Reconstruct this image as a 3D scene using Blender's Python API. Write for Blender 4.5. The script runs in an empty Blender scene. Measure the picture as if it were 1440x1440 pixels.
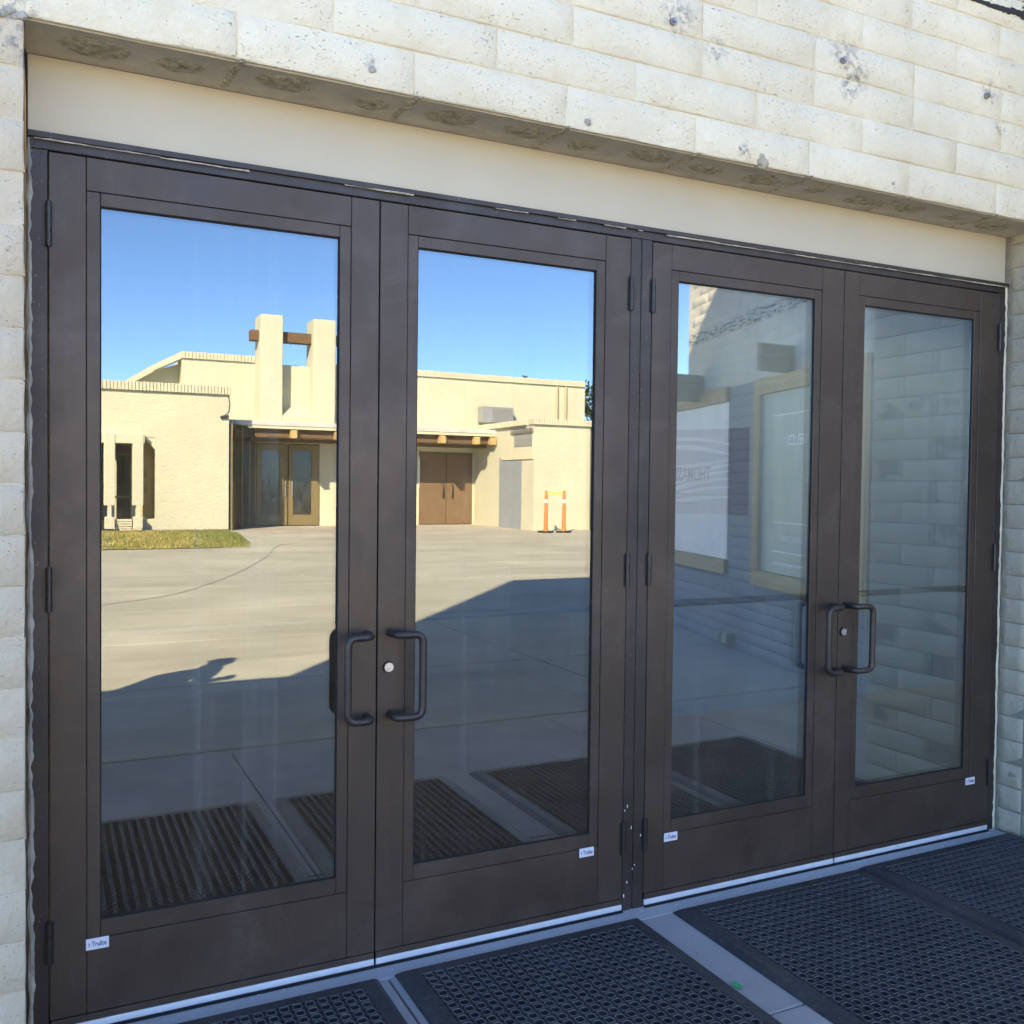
import bpy, math, random
from mathutils import Vector, Matrix, noise

sc = bpy.context.scene
COL = sc.collection
rnd = random.Random(7)

# ------------------------------------------------------------------ camera
cam_d = bpy.data.cameras.new("camera")
cam = bpy.data.objects.new("camera", cam_d)
COL.objects.link(cam)
cam_d.sensor_width = 36.0
cam_d.sensor_fit = 'HORIZONTAL'
cam_d.lens = 1335.56 / 1440 * 36.0
cam_d.clip_start = 0.02
cam_d.clip_end = 2000
Rr = [[0.896498, -0.442899, 0.011468], [-0.001548, -0.029015, -0.999578], [0.443045, 0.896102, -0.026698]]
m = Matrix(((Rr[0][0], -Rr[1][0], -Rr[2][0], -0.012633),
            (Rr[0][1], -Rr[1][1], -Rr[2][1], -2.806877),
            (Rr[0][2], -Rr[1][2], -Rr[2][2], 1.503015),
            (0, 0, 0, 1)))
cam.matrix_world = m
sc.camera = cam

# ------------------------------------------------------------------ sky, sun, exposure
SUN_EL = math.radians(33.0)
SUN_DIR = Vector((-0.627 * math.cos(SUN_EL), 0.779 * math.cos(SUN_EL), math.sin(SUN_EL))).normalized()
world = bpy.data.worlds.new("World")
sc.world = world
world.use_nodes = True
wnt = world.node_tree
wnt.nodes.clear()
w_out = wnt.nodes.new("ShaderNodeOutputWorld")
w_bg = wnt.nodes.new("ShaderNodeBackground")
w_sky = wnt.nodes.new("ShaderNodeTexSky")
w_sky.sky_type = 'NISHITA'
w_sky.sun_disc = False
w_sky.sun_elevation = SUN_EL
# sky sun_rotation: 0 = +Y, positive turns towards +X
w_sky.sun_rotation = math.atan2(SUN_DIR.x, SUN_DIR.y)
w_sky.altitude = 2500
w_sky.air_density = 0.75
w_sky.dust_density = 0.0
w_sky.ozone_density = 10.0
w_bg.inputs[1].default_value = 0.15
wnt.links.new(w_sky.outputs[0], w_bg.inputs[0])
wnt.links.new(w_bg.outputs[0], w_out.inputs[0])

sun_d = bpy.data.lights.new("sun", 'SUN')
sun_d.energy = 4.1
sun_d.angle = math.radians(0.53)
sun_d.color = (1.0, 0.96, 0.86)
sun = bpy.data.objects.new("sun", sun_d)
COL.objects.link(sun)
sun.rotation_euler = SUN_DIR.to_track_quat('Z', 'Y').to_euler()
sun.location = (-20, 25, 25)

sc.view_settings.view_transform = 'Standard'
sc.view_settings.look = 'None'
sc.view_settings.gamma = 1.0
sc.view_settings.use_curve_mapping = False
sc.view_settings.exposure = 2.75
sc.view_settings.use_white_balance = True      # camera set for open shade
sc.view_settings.white_balance_temperature = 8500
sc.view_settings.white_balance_tint = 10
sc.cycles.use_denoising = True
sc.cycles.max_bounces = 10
sc.cycles.diffuse_bounces = 5
sc.cycles.glossy_bounces = 5
sc.cycles.transparent_max_bounces = 16
sc.cycles.caustics_reflective = False
sc.cycles.caustics_refractive = False

# ------------------------------------------------------------------ mesh helpers
class MB:
    """collects verts and faces, builds one mesh object"""
    def __init__(s):
        s.v = []; s.f = []; s.sm = []
    def add(s, vs, fs, smooth=False):
        o = len(s.v)
        s.v.extend([tuple(v) for v in vs])
        for f in fs:
            s.f.append(tuple(i + o for i in f)); s.sm.append(smooth)
        return s
    def box(s, x0, x1, y0, y1, z0, z1, b=0.0):
        if x0 > x1: x0, x1 = x1, x0
        if y0 > y1: y0, y1 = y1, y0
        if z0 > z1: z0, z1 = z1, z0
        b = min(b, (x1 - x0) * .45, (y1 - y0) * .45, (z1 - z0) * .45)
        if b <= 0:
            vs = [(x0, y0, z0), (x1, y0, z0), (x1, y1, z0), (x0, y1, z0), (x0, y0, z1), (x1, y0, z1), (x1, y1, z1), (x0, y1, z1)]
            fs = [(0, 3, 2, 1), (4, 5, 6, 7), (0, 1, 5, 4), (1, 2, 6, 5), (2, 3, 7, 6), (3, 0, 4, 7)]
            return s.add(vs, fs)
        X = (x0, x1); Y = (y0, y1); Z = (z0, z1)
        vs = []; idx = {}
        for i in (0, 1):
            for j in (0, 1):
                for k in (0, 1):
                    sx = b if i == 0 else -b; sy = b if j == 0 else -b; sz = b if k == 0 else -b
                    idx[(i, j, k, 'x')] = len(vs); vs.append((X[i], Y[j] + sy, Z[k] + sz))
                    idx[(i, j, k, 'y')] = len(vs); vs.append((X[i] + sx, Y[j], Z[k] + sz))
                    idx[(i, j, k, 'z')] = len(vs); vs.append((X[i] + sx, Y[j] + sy, Z[k]))
        fs = []
        c = Vector(((x0 + x1) / 2, (y0 + y1) / 2, (z0 + z1) / 2))
        def q(*ids):
            ids = list(ids)
            p = [Vector(vs[i]) for i in ids]
            n = (p[1] - p[0]).cross(p[2] - p[0])
            ctr = sum(p, Vector()) / len(p)
            if n.dot(ctr - c) < 0: ids.reverse()
            fs.append(tuple(ids))
        for i in (0, 1):
            q(*[idx[(i, j, k, 'x')] for j, k in ((0, 0), (1, 0), (1, 1), (0, 1))])
            q(*[idx[(j, i, k, 'y')] for j, k in ((0, 0), (1, 0), (1, 1), (0, 1))])
            q(*[idx[(j, k, i, 'z')] for j, k in ((0, 0), (1, 0), (1, 1), (0, 1))])
        for i in (0, 1):
            for j in (0, 1):
                q(idx[(i, j, 0, 'x')], idx[(i, j, 1, 'x')], idx[(i, j, 1, 'y')], idx[(i, j, 0, 'y')])
                q(idx[(i, 0, j, 'x')], idx[(i, 1, j, 'x')], idx[(i, 1, j, 'z')], idx[(i, 0, j, 'z')])
                q(idx[(0, i, j, 'y')], idx[(1, i, j, 'y')], idx[(1, i, j, 'z')], idx[(0, i, j, 'z')])
                for k in (0, 1):
                    pass
        for i in (0, 1):
            for j in (0, 1):
                for k in (0, 1):
                    q(idx[(i, j, k, 'x')], idx[(i, j, k, 'y')], idx[(i, j, k, 'z')])
        return s.add(vs, fs)
    def tube(s, pts, r, n=12, caps=True, smooth=True):
        pts = [Vector(p) for p in pts]
        rs = r if isinstance(r, (list, tuple)) else [r] * len(pts)
        vs = []; fs = []
        up = None
        for i, p in enumerate(pts):
            if i == 0: d = pts[1] - pts[0]
            elif i == len(pts) - 1: d = pts[-1] - pts[-2]
            else: d = (pts[i + 1] - p).normalized() + (p - pts[i - 1]).normalized()
            d.normalize()
            if up is None:
                a = Vector((0, 0, 1)) if abs(d.z) < .9 else Vector((1, 0, 0))
                up = (a - d * a.dot(d)).normalized()
            else:
                up = (up - d * up.dot(d)).normalized()
            w = d.cross(up)
            for k in range(n):
                t = 2 * math.pi * k / n
                vs.append(p + (up * math.cos(t) + w * math.sin(t)) * rs[i])
        for i in range(len(pts) - 1):
            for k in range(n):
                a = i * n + k; b = i * n + (k + 1) % n
                fs.append((a, b, b + n, a + n))
        s.add(vs, fs, smooth)
        if caps:
            s.add(vs[:n], [tuple(reversed(range(n)))])
            s.add(vs[-n:], [tuple(range(n))])
        return s
    def prism(s, poly, axis, a0, a1):
        """poly: list of 2-D points extruded along axis from a0 to a1"""
        n = len(poly)
        def P(p, a):
            return (a, p[0], p[1]) if axis == 'x' else (p[0], a, p[1]) if axis == 'y' else (p[0], p[1], a)
        vs = [P(p, a0) for p in poly] + [P(p, a1) for p in poly]
        fs = [tuple(range(n)), tuple(n + k for k in reversed(range(n)))]
        for k in range(n):
            fs.append((k, k + n, (k + 1) % n + n, (k + 1) % n))
        A = sum(poly[k][0] * poly[(k + 1) % n][1] - poly[(k + 1) % n][0] * poly[k][1] for k in range(n))
        flip = (A > 0) != (axis == 'y')
        if flip: fs = [tuple(reversed(f)) for f in fs]
        return s.add(vs, fs)
    def mesh(s, name, mat):
        me = bpy.data.meshes.new(name)
        me.from_pydata(s.v, [], s.f)
        me.polygons.foreach_set("use_smooth", s.sm)
        if mat: me.materials.append(mat)
        me.update()
        return me

def wloc(o):
    v = Vector((0, 0, 0))
    while o is not None:
        v = v + o.location; o = o.parent
    return v

def link(name, data, parent=None, loc=(0, 0, 0), rot=(0, 0, 0)):
    o = bpy.data.objects.new(name, data)
    COL.objects.link(o)
    o.parent = parent
    o.location = loc
    o.rotation_euler = rot
    return o

def part(name, mb, mat, parent=None, world=True, kind=None):
    """one mesh object; world=True: coordinates are world ones, kept relative to an unrotated parent"""
    if world and parent is not None:
        w = wloc(parent)
        mb.v = [(x - w.x, y - w.y, z - w.z) for x, y, z in mb.v]
    o = link(name, mb.mesh(name, mat), parent)
    if kind: o['kind'] = kind
    return o

def thing(name, label, cat, loc=(0, 0, 0), rz=0, group=None):
    o = link(name, None, None, loc, (0, 0, rz))
    o.empty_display_size = .2
    o['label'] = label; o['category'] = cat
    if group: o['group'] = group
    return o

def tag(o, label, cat, group=None):
    o['label'] = label; o['category'] = cat
    if group: o['group'] = group
    return o

def text_mesh(name, body, size, mat, parent, loc, rot, align='LEFT', sx=1.0, extrude=0.0006, bold=0.0):
    cu = bpy.data.curves.new(name, 'FONT')
    cu.body = body; cu.size = size; cu.align_x = align; cu.extrude = extrude; cu.offset = bold
    cu.resolution_u = 3
    tmp = bpy.data.objects.new(name + "_tmp", cu)
    COL.objects.link(tmp)
    dg = bpy.context.evaluated_depsgraph_get()
    me = bpy.data.meshes.new_from_object(tmp.evaluated_get(dg))
    me.materials.clear(); me.materials.append(mat)
    bpy.data.objects.remove(tmp)
    o = link(name, me, parent, loc, rot)
    o.scale = (sx, 1, 1)
    return o

# ------------------------------------------------------------------ material helpers
class NT:
    def __init__(s, name):
        s.m = bpy.data.materials.new(name)
        s.m.use_nodes = True
        s.t = s.m.node_tree
        s.t.nodes.clear()
        s.out = s.t.nodes.new("ShaderNodeOutputMaterial")
        s._pos = None
    def n(s, typ, **kw):
        nd = s.t.nodes.new(typ)
        for k, v in kw.items(): setattr(nd, k, v)
        return nd
    def put(s, sock, v):
        if v is None: return
        if hasattr(v, 'links') or isinstance(v, bpy.types.NodeSocket): s.t.links.new(v, sock)
        elif isinstance(v, (tuple, list)) and sock.type == 'RGBA': sock.default_value = tuple(v) + ((1,) if len(v) == 3 else ())
        else: sock.default_value = v
    def pos(s):
        if s._pos is None: s._pos = s.n("ShaderNodeNewGeometry").outputs['Position']
        return s._pos
    def scaled(s, vec, sc_, loc=(0, 0, 0)):
        nd = s.n("ShaderNodeMapping"); s.put(nd.inputs['Vector'], vec)
        nd.inputs['Scale'].default_value = sc_; nd.inputs['Location'].default_value = loc
        return nd.outputs[0]
    def noise(s, scale, detail=4, rough=.55, vec=None, dist=0):
        nd = s.n("ShaderNodeTexNoise"); s.put(nd.inputs['Vector'], vec if vec is not None else s.pos())
        nd.inputs['Scale'].default_value = scale; nd.inputs['Detail'].default_value = detail
        nd.inputs['Roughness'].default_value = rough; nd.inputs['Distortion'].default_value = dist
        return nd.outputs['Fac']
    def voro(s, scale, vec=None, feature='F1', rand=1.0):
        nd = s.n("ShaderNodeTexVoronoi", feature=feature); s.put(nd.inputs['Vector'], vec if vec is not None else s.pos())
        nd.inputs['Scale'].default_value = scale; nd.inputs['Randomness'].default_value = rand
        return nd.outputs['Distance']
    def math(s, op, a, b=None, c=None, clamp=False):
        nd = s.n("ShaderNodeMath", operation=op, use_clamp=clamp)
        s.put(nd.inputs[0], a); s.put(nd.inputs[1], b)
        if c is not None: s.put(nd.inputs[2], c)
        return nd.outputs[0]
    def rng(s, v, a, b, c=0.0, d=1.0):
        nd = s.n("ShaderNodeMapRange", clamp=True)
        s.put(nd.inputs[0], v); nd.inputs[1].default_value = a; nd.inputs[2].default_value = b
        nd.inputs[3].default_value = c; nd.inputs[4].default_value = d
        return nd.outputs[0]
    def mix(s, f, a, b, blend='MIX'):
        nd = s.n("ShaderNodeMix", data_type='RGBA', blend_type=blend)
        s.put(nd.inputs[0], f); s.put(nd.inputs[6], a); s.put(nd.inputs[7], b)
        return nd.outputs[2]
    def xyz(s, vec=None):
        nd = s.n("ShaderNodeSeparateXYZ"); s.put(nd.inputs[0], vec if vec is not None else s.pos())
        return nd.outputs
    def bump(s, h, dist=.01, strength=1.0, prev=None):
        nd = s.n("ShaderNodeBump"); s.put(nd.inputs['Height'], h)
        nd.inputs['Distance'].default_value = dist; nd.inputs['Strength'].default_value = strength
        if prev is not None: s.put(nd.inputs['Normal'], prev)
        return nd.outputs[0]
    def bsdf(s, col, rough=.6, metal=0.0, normal=None, spec=.5, **kw):
        nd = s.n("ShaderNodeBsdfPrincipled")
        s.put(nd.inputs['Base Color'], col); s.put(nd.inputs['Roughness'], rough)
        s.put(nd.inputs['Metallic'], metal); s.put(nd.inputs['Normal'], normal)
        s.put(nd.inputs['Specular IOR Level'], spec)
        for k, v in kw.items(): s.put(nd.inputs[k.replace('_', ' ')], v)
        s.t.links.new(nd.outputs[0], s.out.inputs[0])
        return nd

def simple(name, col, rough=.6, metal=0, var=.12, nscale=8, bump=.0, bscale=60, spec=.5):
    t = NT(name)
    f = t.noise(nscale, 5)
    c = t.mix(t.rng(f, .3, .7), tuple(x * (1 - var) for x in col), tuple(min(1, x * (1 + var)) for x in col))
    nm = t.bump(t.noise(bscale, 4), bump) if bump else None
    t.bsdf(c, t.rng(t.noise(nscale * 2.3), .3, .7, max(0, rough - .06), min(1, rough + .06)), metal, nm, spec)
    return t.m

def painted_block(name, col, pit=1.0, scar_z=None, scar_x0=None, warm=None, chips=(), relief=.014):
    """painted slump block: lumpy relief, small pits, brown weathering, paint chips"""
    t = NT(name)
    big = t.noise(2.2, 5, .6)
    c = t.mix(t.rng(big, .3, .72), tuple(x * .9 for x in col), tuple(min(1, x * 1.05) for x in col))
    mid = t.noise(9, 6, .65)
    c = t.mix(t.rng(mid, .48, .75, 0, .5), c, (col[0] * .86, col[1] * .8, col[2] * .66))
    # worm-shaped pits, drawn out along the courses
    v = t.scaled(t.pos(), (75, 75, 190))
    w = t.noise(1.0, 3, .6, v, .6)
    patch = t.rng(t.noise(5, 3), .42, .62)
    pits = t.math('MULTIPLY', t.rng(w, .65, .73), patch)
    dots = t.math('MULTIPLY', t.rng(t.voro(85), .16, .08), t.rng(t.noise(17, 2), .52, .6))
    allp = t.math('MULTIPLY', t.math('MAXIMUM', pits, dots), pit, clamp=True)
    c = t.mix(t.math('MULTIPLY', allp, .5), c, (.30, .22, .13))
    # flaked paint, grey block shows
    for (cx, cy, cz, r) in chips:
        d = t.n("ShaderNodeVectorMath", operation='DISTANCE')
        t.put(d.inputs[0], t.pos()); d.inputs[1].default_value = (cx, cy, cz)
        msk = t.math('MULTIPLY', t.rng(d.outputs['Value'], r, r * .25), t.rng(t.noise(38, 5, .7), .46, .58))
        c = t.mix(t.math('MULTIPLY', msk, .85), c, t.mix(t.rng(t.noise(70, 2), .4, .6), (.27, .24, .205), (.50, .43, .34)))
    hs = t.noise(14, 6, .62)
    if scar_z is not None:
        z = t.xyz()[2]
        x = t.xyz()[0]
        band = t.math('MULTIPLY', t.rng(z, scar_z[0], scar_z[0] + .035), t.rng(z, scar_z[1], scar_z[1] - .05))
        nv = t.scaled(t.pos(), (9, 9, 30))
        k = t.noise(1.6, 6, .7, nv)
        if scar_x0 is not None:
            thr = t.rng(x, scar_x0, scar_x0 + .6, .26, -.06)
        else:
            thr = .0
        msk = t.math('MULTIPLY', band, t.rng(t.math('SUBTRACT', k, thr), .5, .54))
        c = t.mix(msk, c, (.035, .03, .028))
    h = t.math('ADD', t.math('MULTIPLY', hs, .7), t.math('MULTIPLY', t.noise(55, 4, .6), .3))
    h = t.math('SUBTRACT', h, t.math('MULTIPLY', allp, .5))
    nm = t.bump(h, relief, .9)
    t.bsdf(c, .78, 0, nm, .25)
    return t.m

LINTEL_CHIPS = [(1.87, -.2, 3.055, .085), (2.60, -.2, 3.085, .085), (2.66, -.2, 3.03, .08), (2.62, -.2, 2.985, .075), (3.38, -.2, 3.09, .07), (.82, -.2, 2.69, .03), (1.52, -.2, 2.655, .03),
                (2.15, -.2, 2.665, .035), (2.02, -.2, 2.975, .06), (-.08, -.2, 2.63, .1), (3.45, -.2, 2.97, .04), (1.16, -.2, 2.99, .05)]
M = {}
M['lintel'] = painted_block("cream_block_paint", (.87, .74, .53), 1.0, (3.425, 3.62), 3.12, chips=LINTEL_CHIPS)
M['pilaster'] = painted_block("darker_block_paint", (.69, .555, .39), .55, chips=[(-.1, -.2, 2.62, .1), (-.06, -.2, 2.55, .06)])  # block finish in a darker tone than the lintel
M['pier'] = painted_block("grey_cream_block_paint", (.56, .475, .34), .7, chips=[(3.8, -.12, 2.42, .1), (3.8, -.18, 2.52, .06)], relief=.012)
M['wing_cream'] = painted_block("wing_cream_paint", (.70, .64, .52), 1.0, (2.99, 3.15), None, relief=.007)
M['wing_grey'] = painted_block("wing_grey_paint", (.30, .30, .30), .6, relief=.007)
M['mortar_pil'] = painted_block('darker_mortar_paint', (.69, .555, .39), .4)
M['mortar'] = painted_block('cream_mortar_paint', (.85, .71, .50), .5)
M['peeled'] = simple('peeled_tan_sealant', (.56, .47, .34), .8, 0, .35, 40)
M['mortar_pier'] = simple('pier_mortar', (.36, .30, .22), .9, 0, .2, 20, .004, 90, .2)
M['mortar_old'] = simple("painted_mortar", (.62, .55, .43), .85, 0, .15, 20, .004, 90, .2)
M['mortar_grey'] = simple("wing_mortar", (.15, .15, .15), .85, 0, .15, 20, .004, 90, .2)
M['sealant'] = simple("old_sealant", (.40, .36, .30), .7, 0, .35, 14, .006, 50, .3)
M['rough_mortar'] = simple("rough_brown_mortar", (.50, .42, .30), .95, 0, .35, 45, .012, 110, .1)
M['plaster'] = simple("smooth_header_plaster", (.62, .53, .39), .55, 0, .03, 3, .0006, 120, .3)
M['soffit'] = simple("shaded_soffit_paint", (.56, .48, .37), .85, 0, .12, 15, .004, 70, .2)  # browner and darker than the lintel: underside shade put into the colour

def bronze(name, col, drips=0.0):
    t = NT(name)
    f = t.noise(1.6, 4, .6)
    c = t.mix(t.rng(f, .3, .7), tuple(x * .85 for x in col), tuple(x * 1.2 for x in col))
    v = t.scaled(t.pos(), (14, 14, 1.2))
    st = t.rng(t.noise(1.0, 4, .6, v), .55, .78)
    c = t.mix(t.math('MULTIPLY', st, .25), c, tuple(x * 1.9 for x in col))
    sm = t.math('MULTIPLY', t.rng(t.noise(3.1, 6, .7, None, 1.2), .5, .72), t.rng(t.noise(40, 4, .7), .3, .7, .4, 1))
    c = t.mix(t.math('MULTIPLY', sm, .22), c, (.24, .20, .17))
    sp = t.math('MULTIPLY', t.rng(t.voro(52), .17, .10), t.rng(t.noise(3.5, 3), .56, .62))
    c = t.mix(t.math('MULTIPLY', sp, .7), c, (.012, .010, .010))
    if drips:
        fl = t.math('MULTIPLY', t.rng(t.voro(70), .16, .08), t.rng(t.noise(11, 3), .5, .6))
        c = t.mix(t.math('MULTIPLY', fl, drips), c, (.55, .52, .48))
    nm = t.bump(t.noise(420, 2), .0006, .5)
    t.bsdf(c, t.rng(t.noise(4, 6, .7), .3, .7, .30, .58), .3, nm, .5)
    return t.m
M['bronze'] = bronze("dark_bronze_anodised", (.076, .052, .038))
M['bronze_frame'] = bronze("old_bronze_frame", (.055, .041, .035), .35)
M['bronze_dark'] = simple("bronze_hardware", (.046, .036, .032), .38, .3, .15, 20)
M['handle'] = simple("dark_handle", (.052, .039, .034), .36, .2, .15, 30)
M['gap'] = simple("black_gasket", (.008, .008, .008), .8)
M['steel'] = simple("brushed_steel", (.62, .60, .57), .3, .9, .1, 60)
M['steel_dull'] = simple("weathered_steel", (.35, .34, .34), .45, .8, .2, 40)
M['sweep'] = simple("white_door_sweep", (.72, .74, .76), .5, 0, .06, 20)
M['sticker'] = simple("white_sticker", (.80, .80, .82), .45, 0, .02, 20)
M['blue_ink'] = simple("blue_print", (.06, .07, .28), .5, 0, .05, 20)
M['white_print'] = simple("white_print", (.82, .83, .82), .5, 0, .02, 20)
M['black_print'] = simple("black_print", (.02, .02, .022), .5, 0, .02, 20)

def glass_mat():
    t = NT("reflective_door_glass")
    geo = t.n("ShaderNodeNewGeometry")
    fr = t.n("ShaderNodeFresnel"); fr.inputs[0].default_value = 1.5
    v = t.scaled(t.pos(), (1, 1, 1))
    nm = t.bump(t.noise(1.3, 1, .3), .0016, .25)
    front = t.math('ADD', t.math('MULTIPLY', fr.outputs[0], .8), .17, clamp=True)
    back = t.math('ADD', t.math('MULTIPLY', fr.outputs[0], .3), .05, clamp=True)
    mixf = t.n("ShaderNodeMix", data_type='FLOAT')
    t.put(mixf.inputs[0], geo.outputs['Backfacing']); t.put(mixf.inputs[2], front); t.put(mixf.inputs[3], back)
    gl = t.n("ShaderNodeBsdfGlossy"); gl.inputs['Roughness'].default_value = .0
    gl.inputs['Color'].default_value = (1.0, .985, .90, 1)
    t.put(gl.inputs['Normal'], nm)
    tr = t.n("ShaderNodeBsdfTransparent"); tr.inputs[0].default_value = (.72, .82, .90, 1)
    ms = t.n("ShaderNodeMixShader")
    t.put(ms.inputs[0], mixf.outputs[0]); t.t.links.new(tr.outputs[0], ms.inputs[1]); t.t.links.new(gl.outputs[0], ms.inputs[2])
    # thin film of wiped dirt in upright streaks
    sv = t.scaled(t.pos(), (22, 1, .35))
    streak = t.rng(t.noise(1.0, 3, .6, sv), .54, .76, 0, .055)
    df = t.n("ShaderNodeBsdfDiffuse"); df.inputs[0].default_value = (.75, .72, .62, 1)
    ms2 = t.n("ShaderNodeMixShader")
    t.put(ms2.inputs[0], streak); t.t.links.new(ms.outputs[0], ms2.inputs[1]); t.t.links.new(df.outputs[0], ms2.inputs[2])
    t.t.links.new(ms2.outputs[0], t.out.inputs[0])
    return t.m
M['glass'] = glass_mat()

def concrete(name, col, stain=.35):
    t = NT(name)
    c = t.mix(t.rng(t.noise(.55, 6, .6), .3, .7), tuple(x * .8 for x in col), tuple(x * 1.12 for x in col))
    v = t.scaled(t.pos(), (.35, 1.3, 1))
    c = t.mix(t.rng(t.noise(.8, 6, .65, v, .8), .42, .66, 0, min(1, stain * 1.5)), c, (col[0] * .62, col[1] * .60, col[2] * .58))
    c = t.mix(t.rng(t.noise(26, 5, .7), .56, .72, 0, .3), c, tuple(x * .55 for x in col))
    v2 = t.scaled(t.pos(), (.5, 5, 1))
    c = t.mix(t.rng(t.noise(1.0, 5, .7, v2, .5), .55, .75, 0, .4), c, tuple(min(1, x * 1.25) for x in col))
    d = t.math('MULTIPLY', t.rng(t.voro(16), .1, .05), t.rng(t.noise(3, 2), .52, .6))
    c = t.mix(t.math('MULTIPLY', d, .6), c, tuple(x * .3 for x in col))
    nm = t.bump(t.noise(90, 5, .7), .0025, .7)
    t.bsdf(c, .82, 0, nm, .3)
    return t.m
M['concrete'] = concrete("courtyard_concrete", (.50, .48, .40))
M['landing'] = concrete("landing_concrete", (.47, .44, .42), .4)
M['sill'] = concrete("threshold_concrete", (.52, .51, .50), .3)
M['joint'] = simple("dirt_joint", (.09, .08, .07), .95, 0, .3, 20)
M['walk'] = concrete("pale_walk_concrete", (.50, .47, .41), .2)
M['kerb'] = simple("pink_concrete_band", (.46, .30, .24), .85, 0, .2, 6)

def rubber():
    t = NT("black_rubber_mat")
    c = t.mix(t.rng(t.noise(3, 6, .7), .35, .7), (.03, .029, .030), (.065, .062, .061))
    c = t.mix(t.rng(t.noise(60, 5, .7), .5, .72, 0, .5), c, (.15, .14, .13))
    zz = t.xyz()[2]
    c = t.mix(t.rng(zz, .0212, .0220, 0, .8), c, (.19, .185, .18))
    t.bsdf(c, t.rng(t.noise(8, 4), .3, .7, .42, .62), 0, t.bump(t.noise(260, 3), .0006, .5), .5)
    return t.m
M['rubber'] = rubber()
M['rubber_floor'] = simple("dark_mat_backing", (.014, .013, .012), .9)  # near-black sheet that makes the hole bottoms dark

def stucco(name, col, rows=False):
    t = NT(name)
    c = t.mix(t.rng(t.noise(.7, 5, .6), .3, .7), tuple(x * .93 for x in col), tuple(x * 1.05 for x in col))
    c = t.mix(t.rng(t.noise(6, 5, .7), .55, .75, 0, .3), c, (col[0] * .8, col[1] * .74, col[2] * .6))
    v = t.scaled(t.pos(), (7, 7, 12))
    h = t.math('ADD', t.noise(1, 6, .62, v, .5), t.math('MULTIPLY', t.noise(26, 3), .25))
    nm = t.bump(h, .026, .9)
    t.bsdf(c, .9, 0, nm, .15)
    return t.m
M['stucco'] = stucco("cream_stucco", (.59, .57, .45))
M['stucco_pale'] = stucco("pale_smooth_stucco", (.65, .61, .46))
M['roof_edge'] = simple("grey_white_flashing", (.55, .55, .54), .6, 0, .15, 3)
M['beam_wood'] = None

def wood(name, col, dark, sc_=(2.0, 22, 22), knots=True):
    t = NT(name)
    tc = t.n("ShaderNodeTexCoord").outputs['Object']
    v = t.scaled(tc, sc_)
    g = t.noise(1.0, 6, .6, v, 1.2)
    c = t.mix(t.rng(g, .35, .68), dark, col)
    if knots:
        k = t.rng(t.voro(3.2, t.scaled(tc, (1, 2, 2))), .16, .05)
        c = t.mix(t.math('MULTIPLY', k, .8), c, tuple(x * .45 for x in dark))
    t.bsdf(c, .75, 0, t.bump(g, .003, .5), .25)
    return t.m
M['lumber'] = wood("raw_pine_lumber", (.62, .45, .22), (.46, .30, .13), (1.6, 20, 20))
M['plywood'] = wood("weathered_plywood", (.50, .42, .28), (.40, .33, .20), (1.2, 9, 9), False)
M['beam_wood'] = wood("brown_timber_beam", (.20, .125, .075), (.12, .07, .04), (2, 16, 16))
M['brown_paint'] = simple("brown_door_paint", (.19, .115, .065), .6, 0, .12, 4)
M['tan_frame'] = simple("tan_aluminium_frame", (.24, .18, .085), .5, .2, .1, 6)

def dark_glass(name, col):
    t = NT(name)
    v = t.scaled(t.pos(), (3, 3, .8))
    w = t.noise(1.0, 4, .6, v, 1.0)
    c = t.mix(t.rng(w, .4, .65), col, tuple(x * 2.6 for x in col))
    t.bsdf(c, .06, 0, t.bump(w, .02, .4), .8)
    return t.m
M['dark_glass'] = dark_glass("dark_window_glass", (.018, .017, .014))
M['gold_glass'] = simple("amber_window_panel", (.46, .33, .13), .3, 0, .2, 4)
M['grey_paint'] = simple("grey_blue_patch_paint", (.27, .30, .33), .75, 0, .1, 4, .004, 30)
M['vent'] = simple("galvanised_louvre", (.36, .37, .38), .45, .3, .1, 6)
M['pipe'] = simple("painted_downpipe", (.45, .40, .27), .7)
M['orange'] = simple("orange_plastic", (.80, .20, .05), .45, 0, .1, 6)
M['reflector'] = simple("white_reflective_band", (.82, .80, .76), .35, 0, .05, 20)
M['tape'] = simple("yellow_caution_tape", (.75, .55, .03), .5, 0, .1, 20)
M['white_board'] = simple("white_board_panel", (.84, .87, .87), .4, 0, .04, 3)
M['poster'] = simple("sage_green_poster", (.42, .47, .36), .45, 0, .06, 3)
M['banner'] = simple("dark_plum_banner", (.25, .22, .26), .6, 0, .1, 5)
M['swirl'] = simple("pale_banner_wave", (.50, .50, .50), .6, 0, .05, 5)
M['lobby_wall'] = simple("lobby_pale_wall", (.27, .35, .44), .8, 0, .05, 2)
M['lobby_brown'] = simple("lobby_brown_wall", (.30, .235, .18), .8, 0, .2, 2)
M['lobby_floor'] = simple("lobby_tile_floor", (.27, .20, .145), .5, 0, .2, 3)
M['tar'] = simple("torn_tar_flashing", (.03, .027, .026), .7, 0, .2, 30)
M['green_paint'] = simple("green_marking_paint", (.02, .42, .17), .7, 0, .3, 60)

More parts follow.
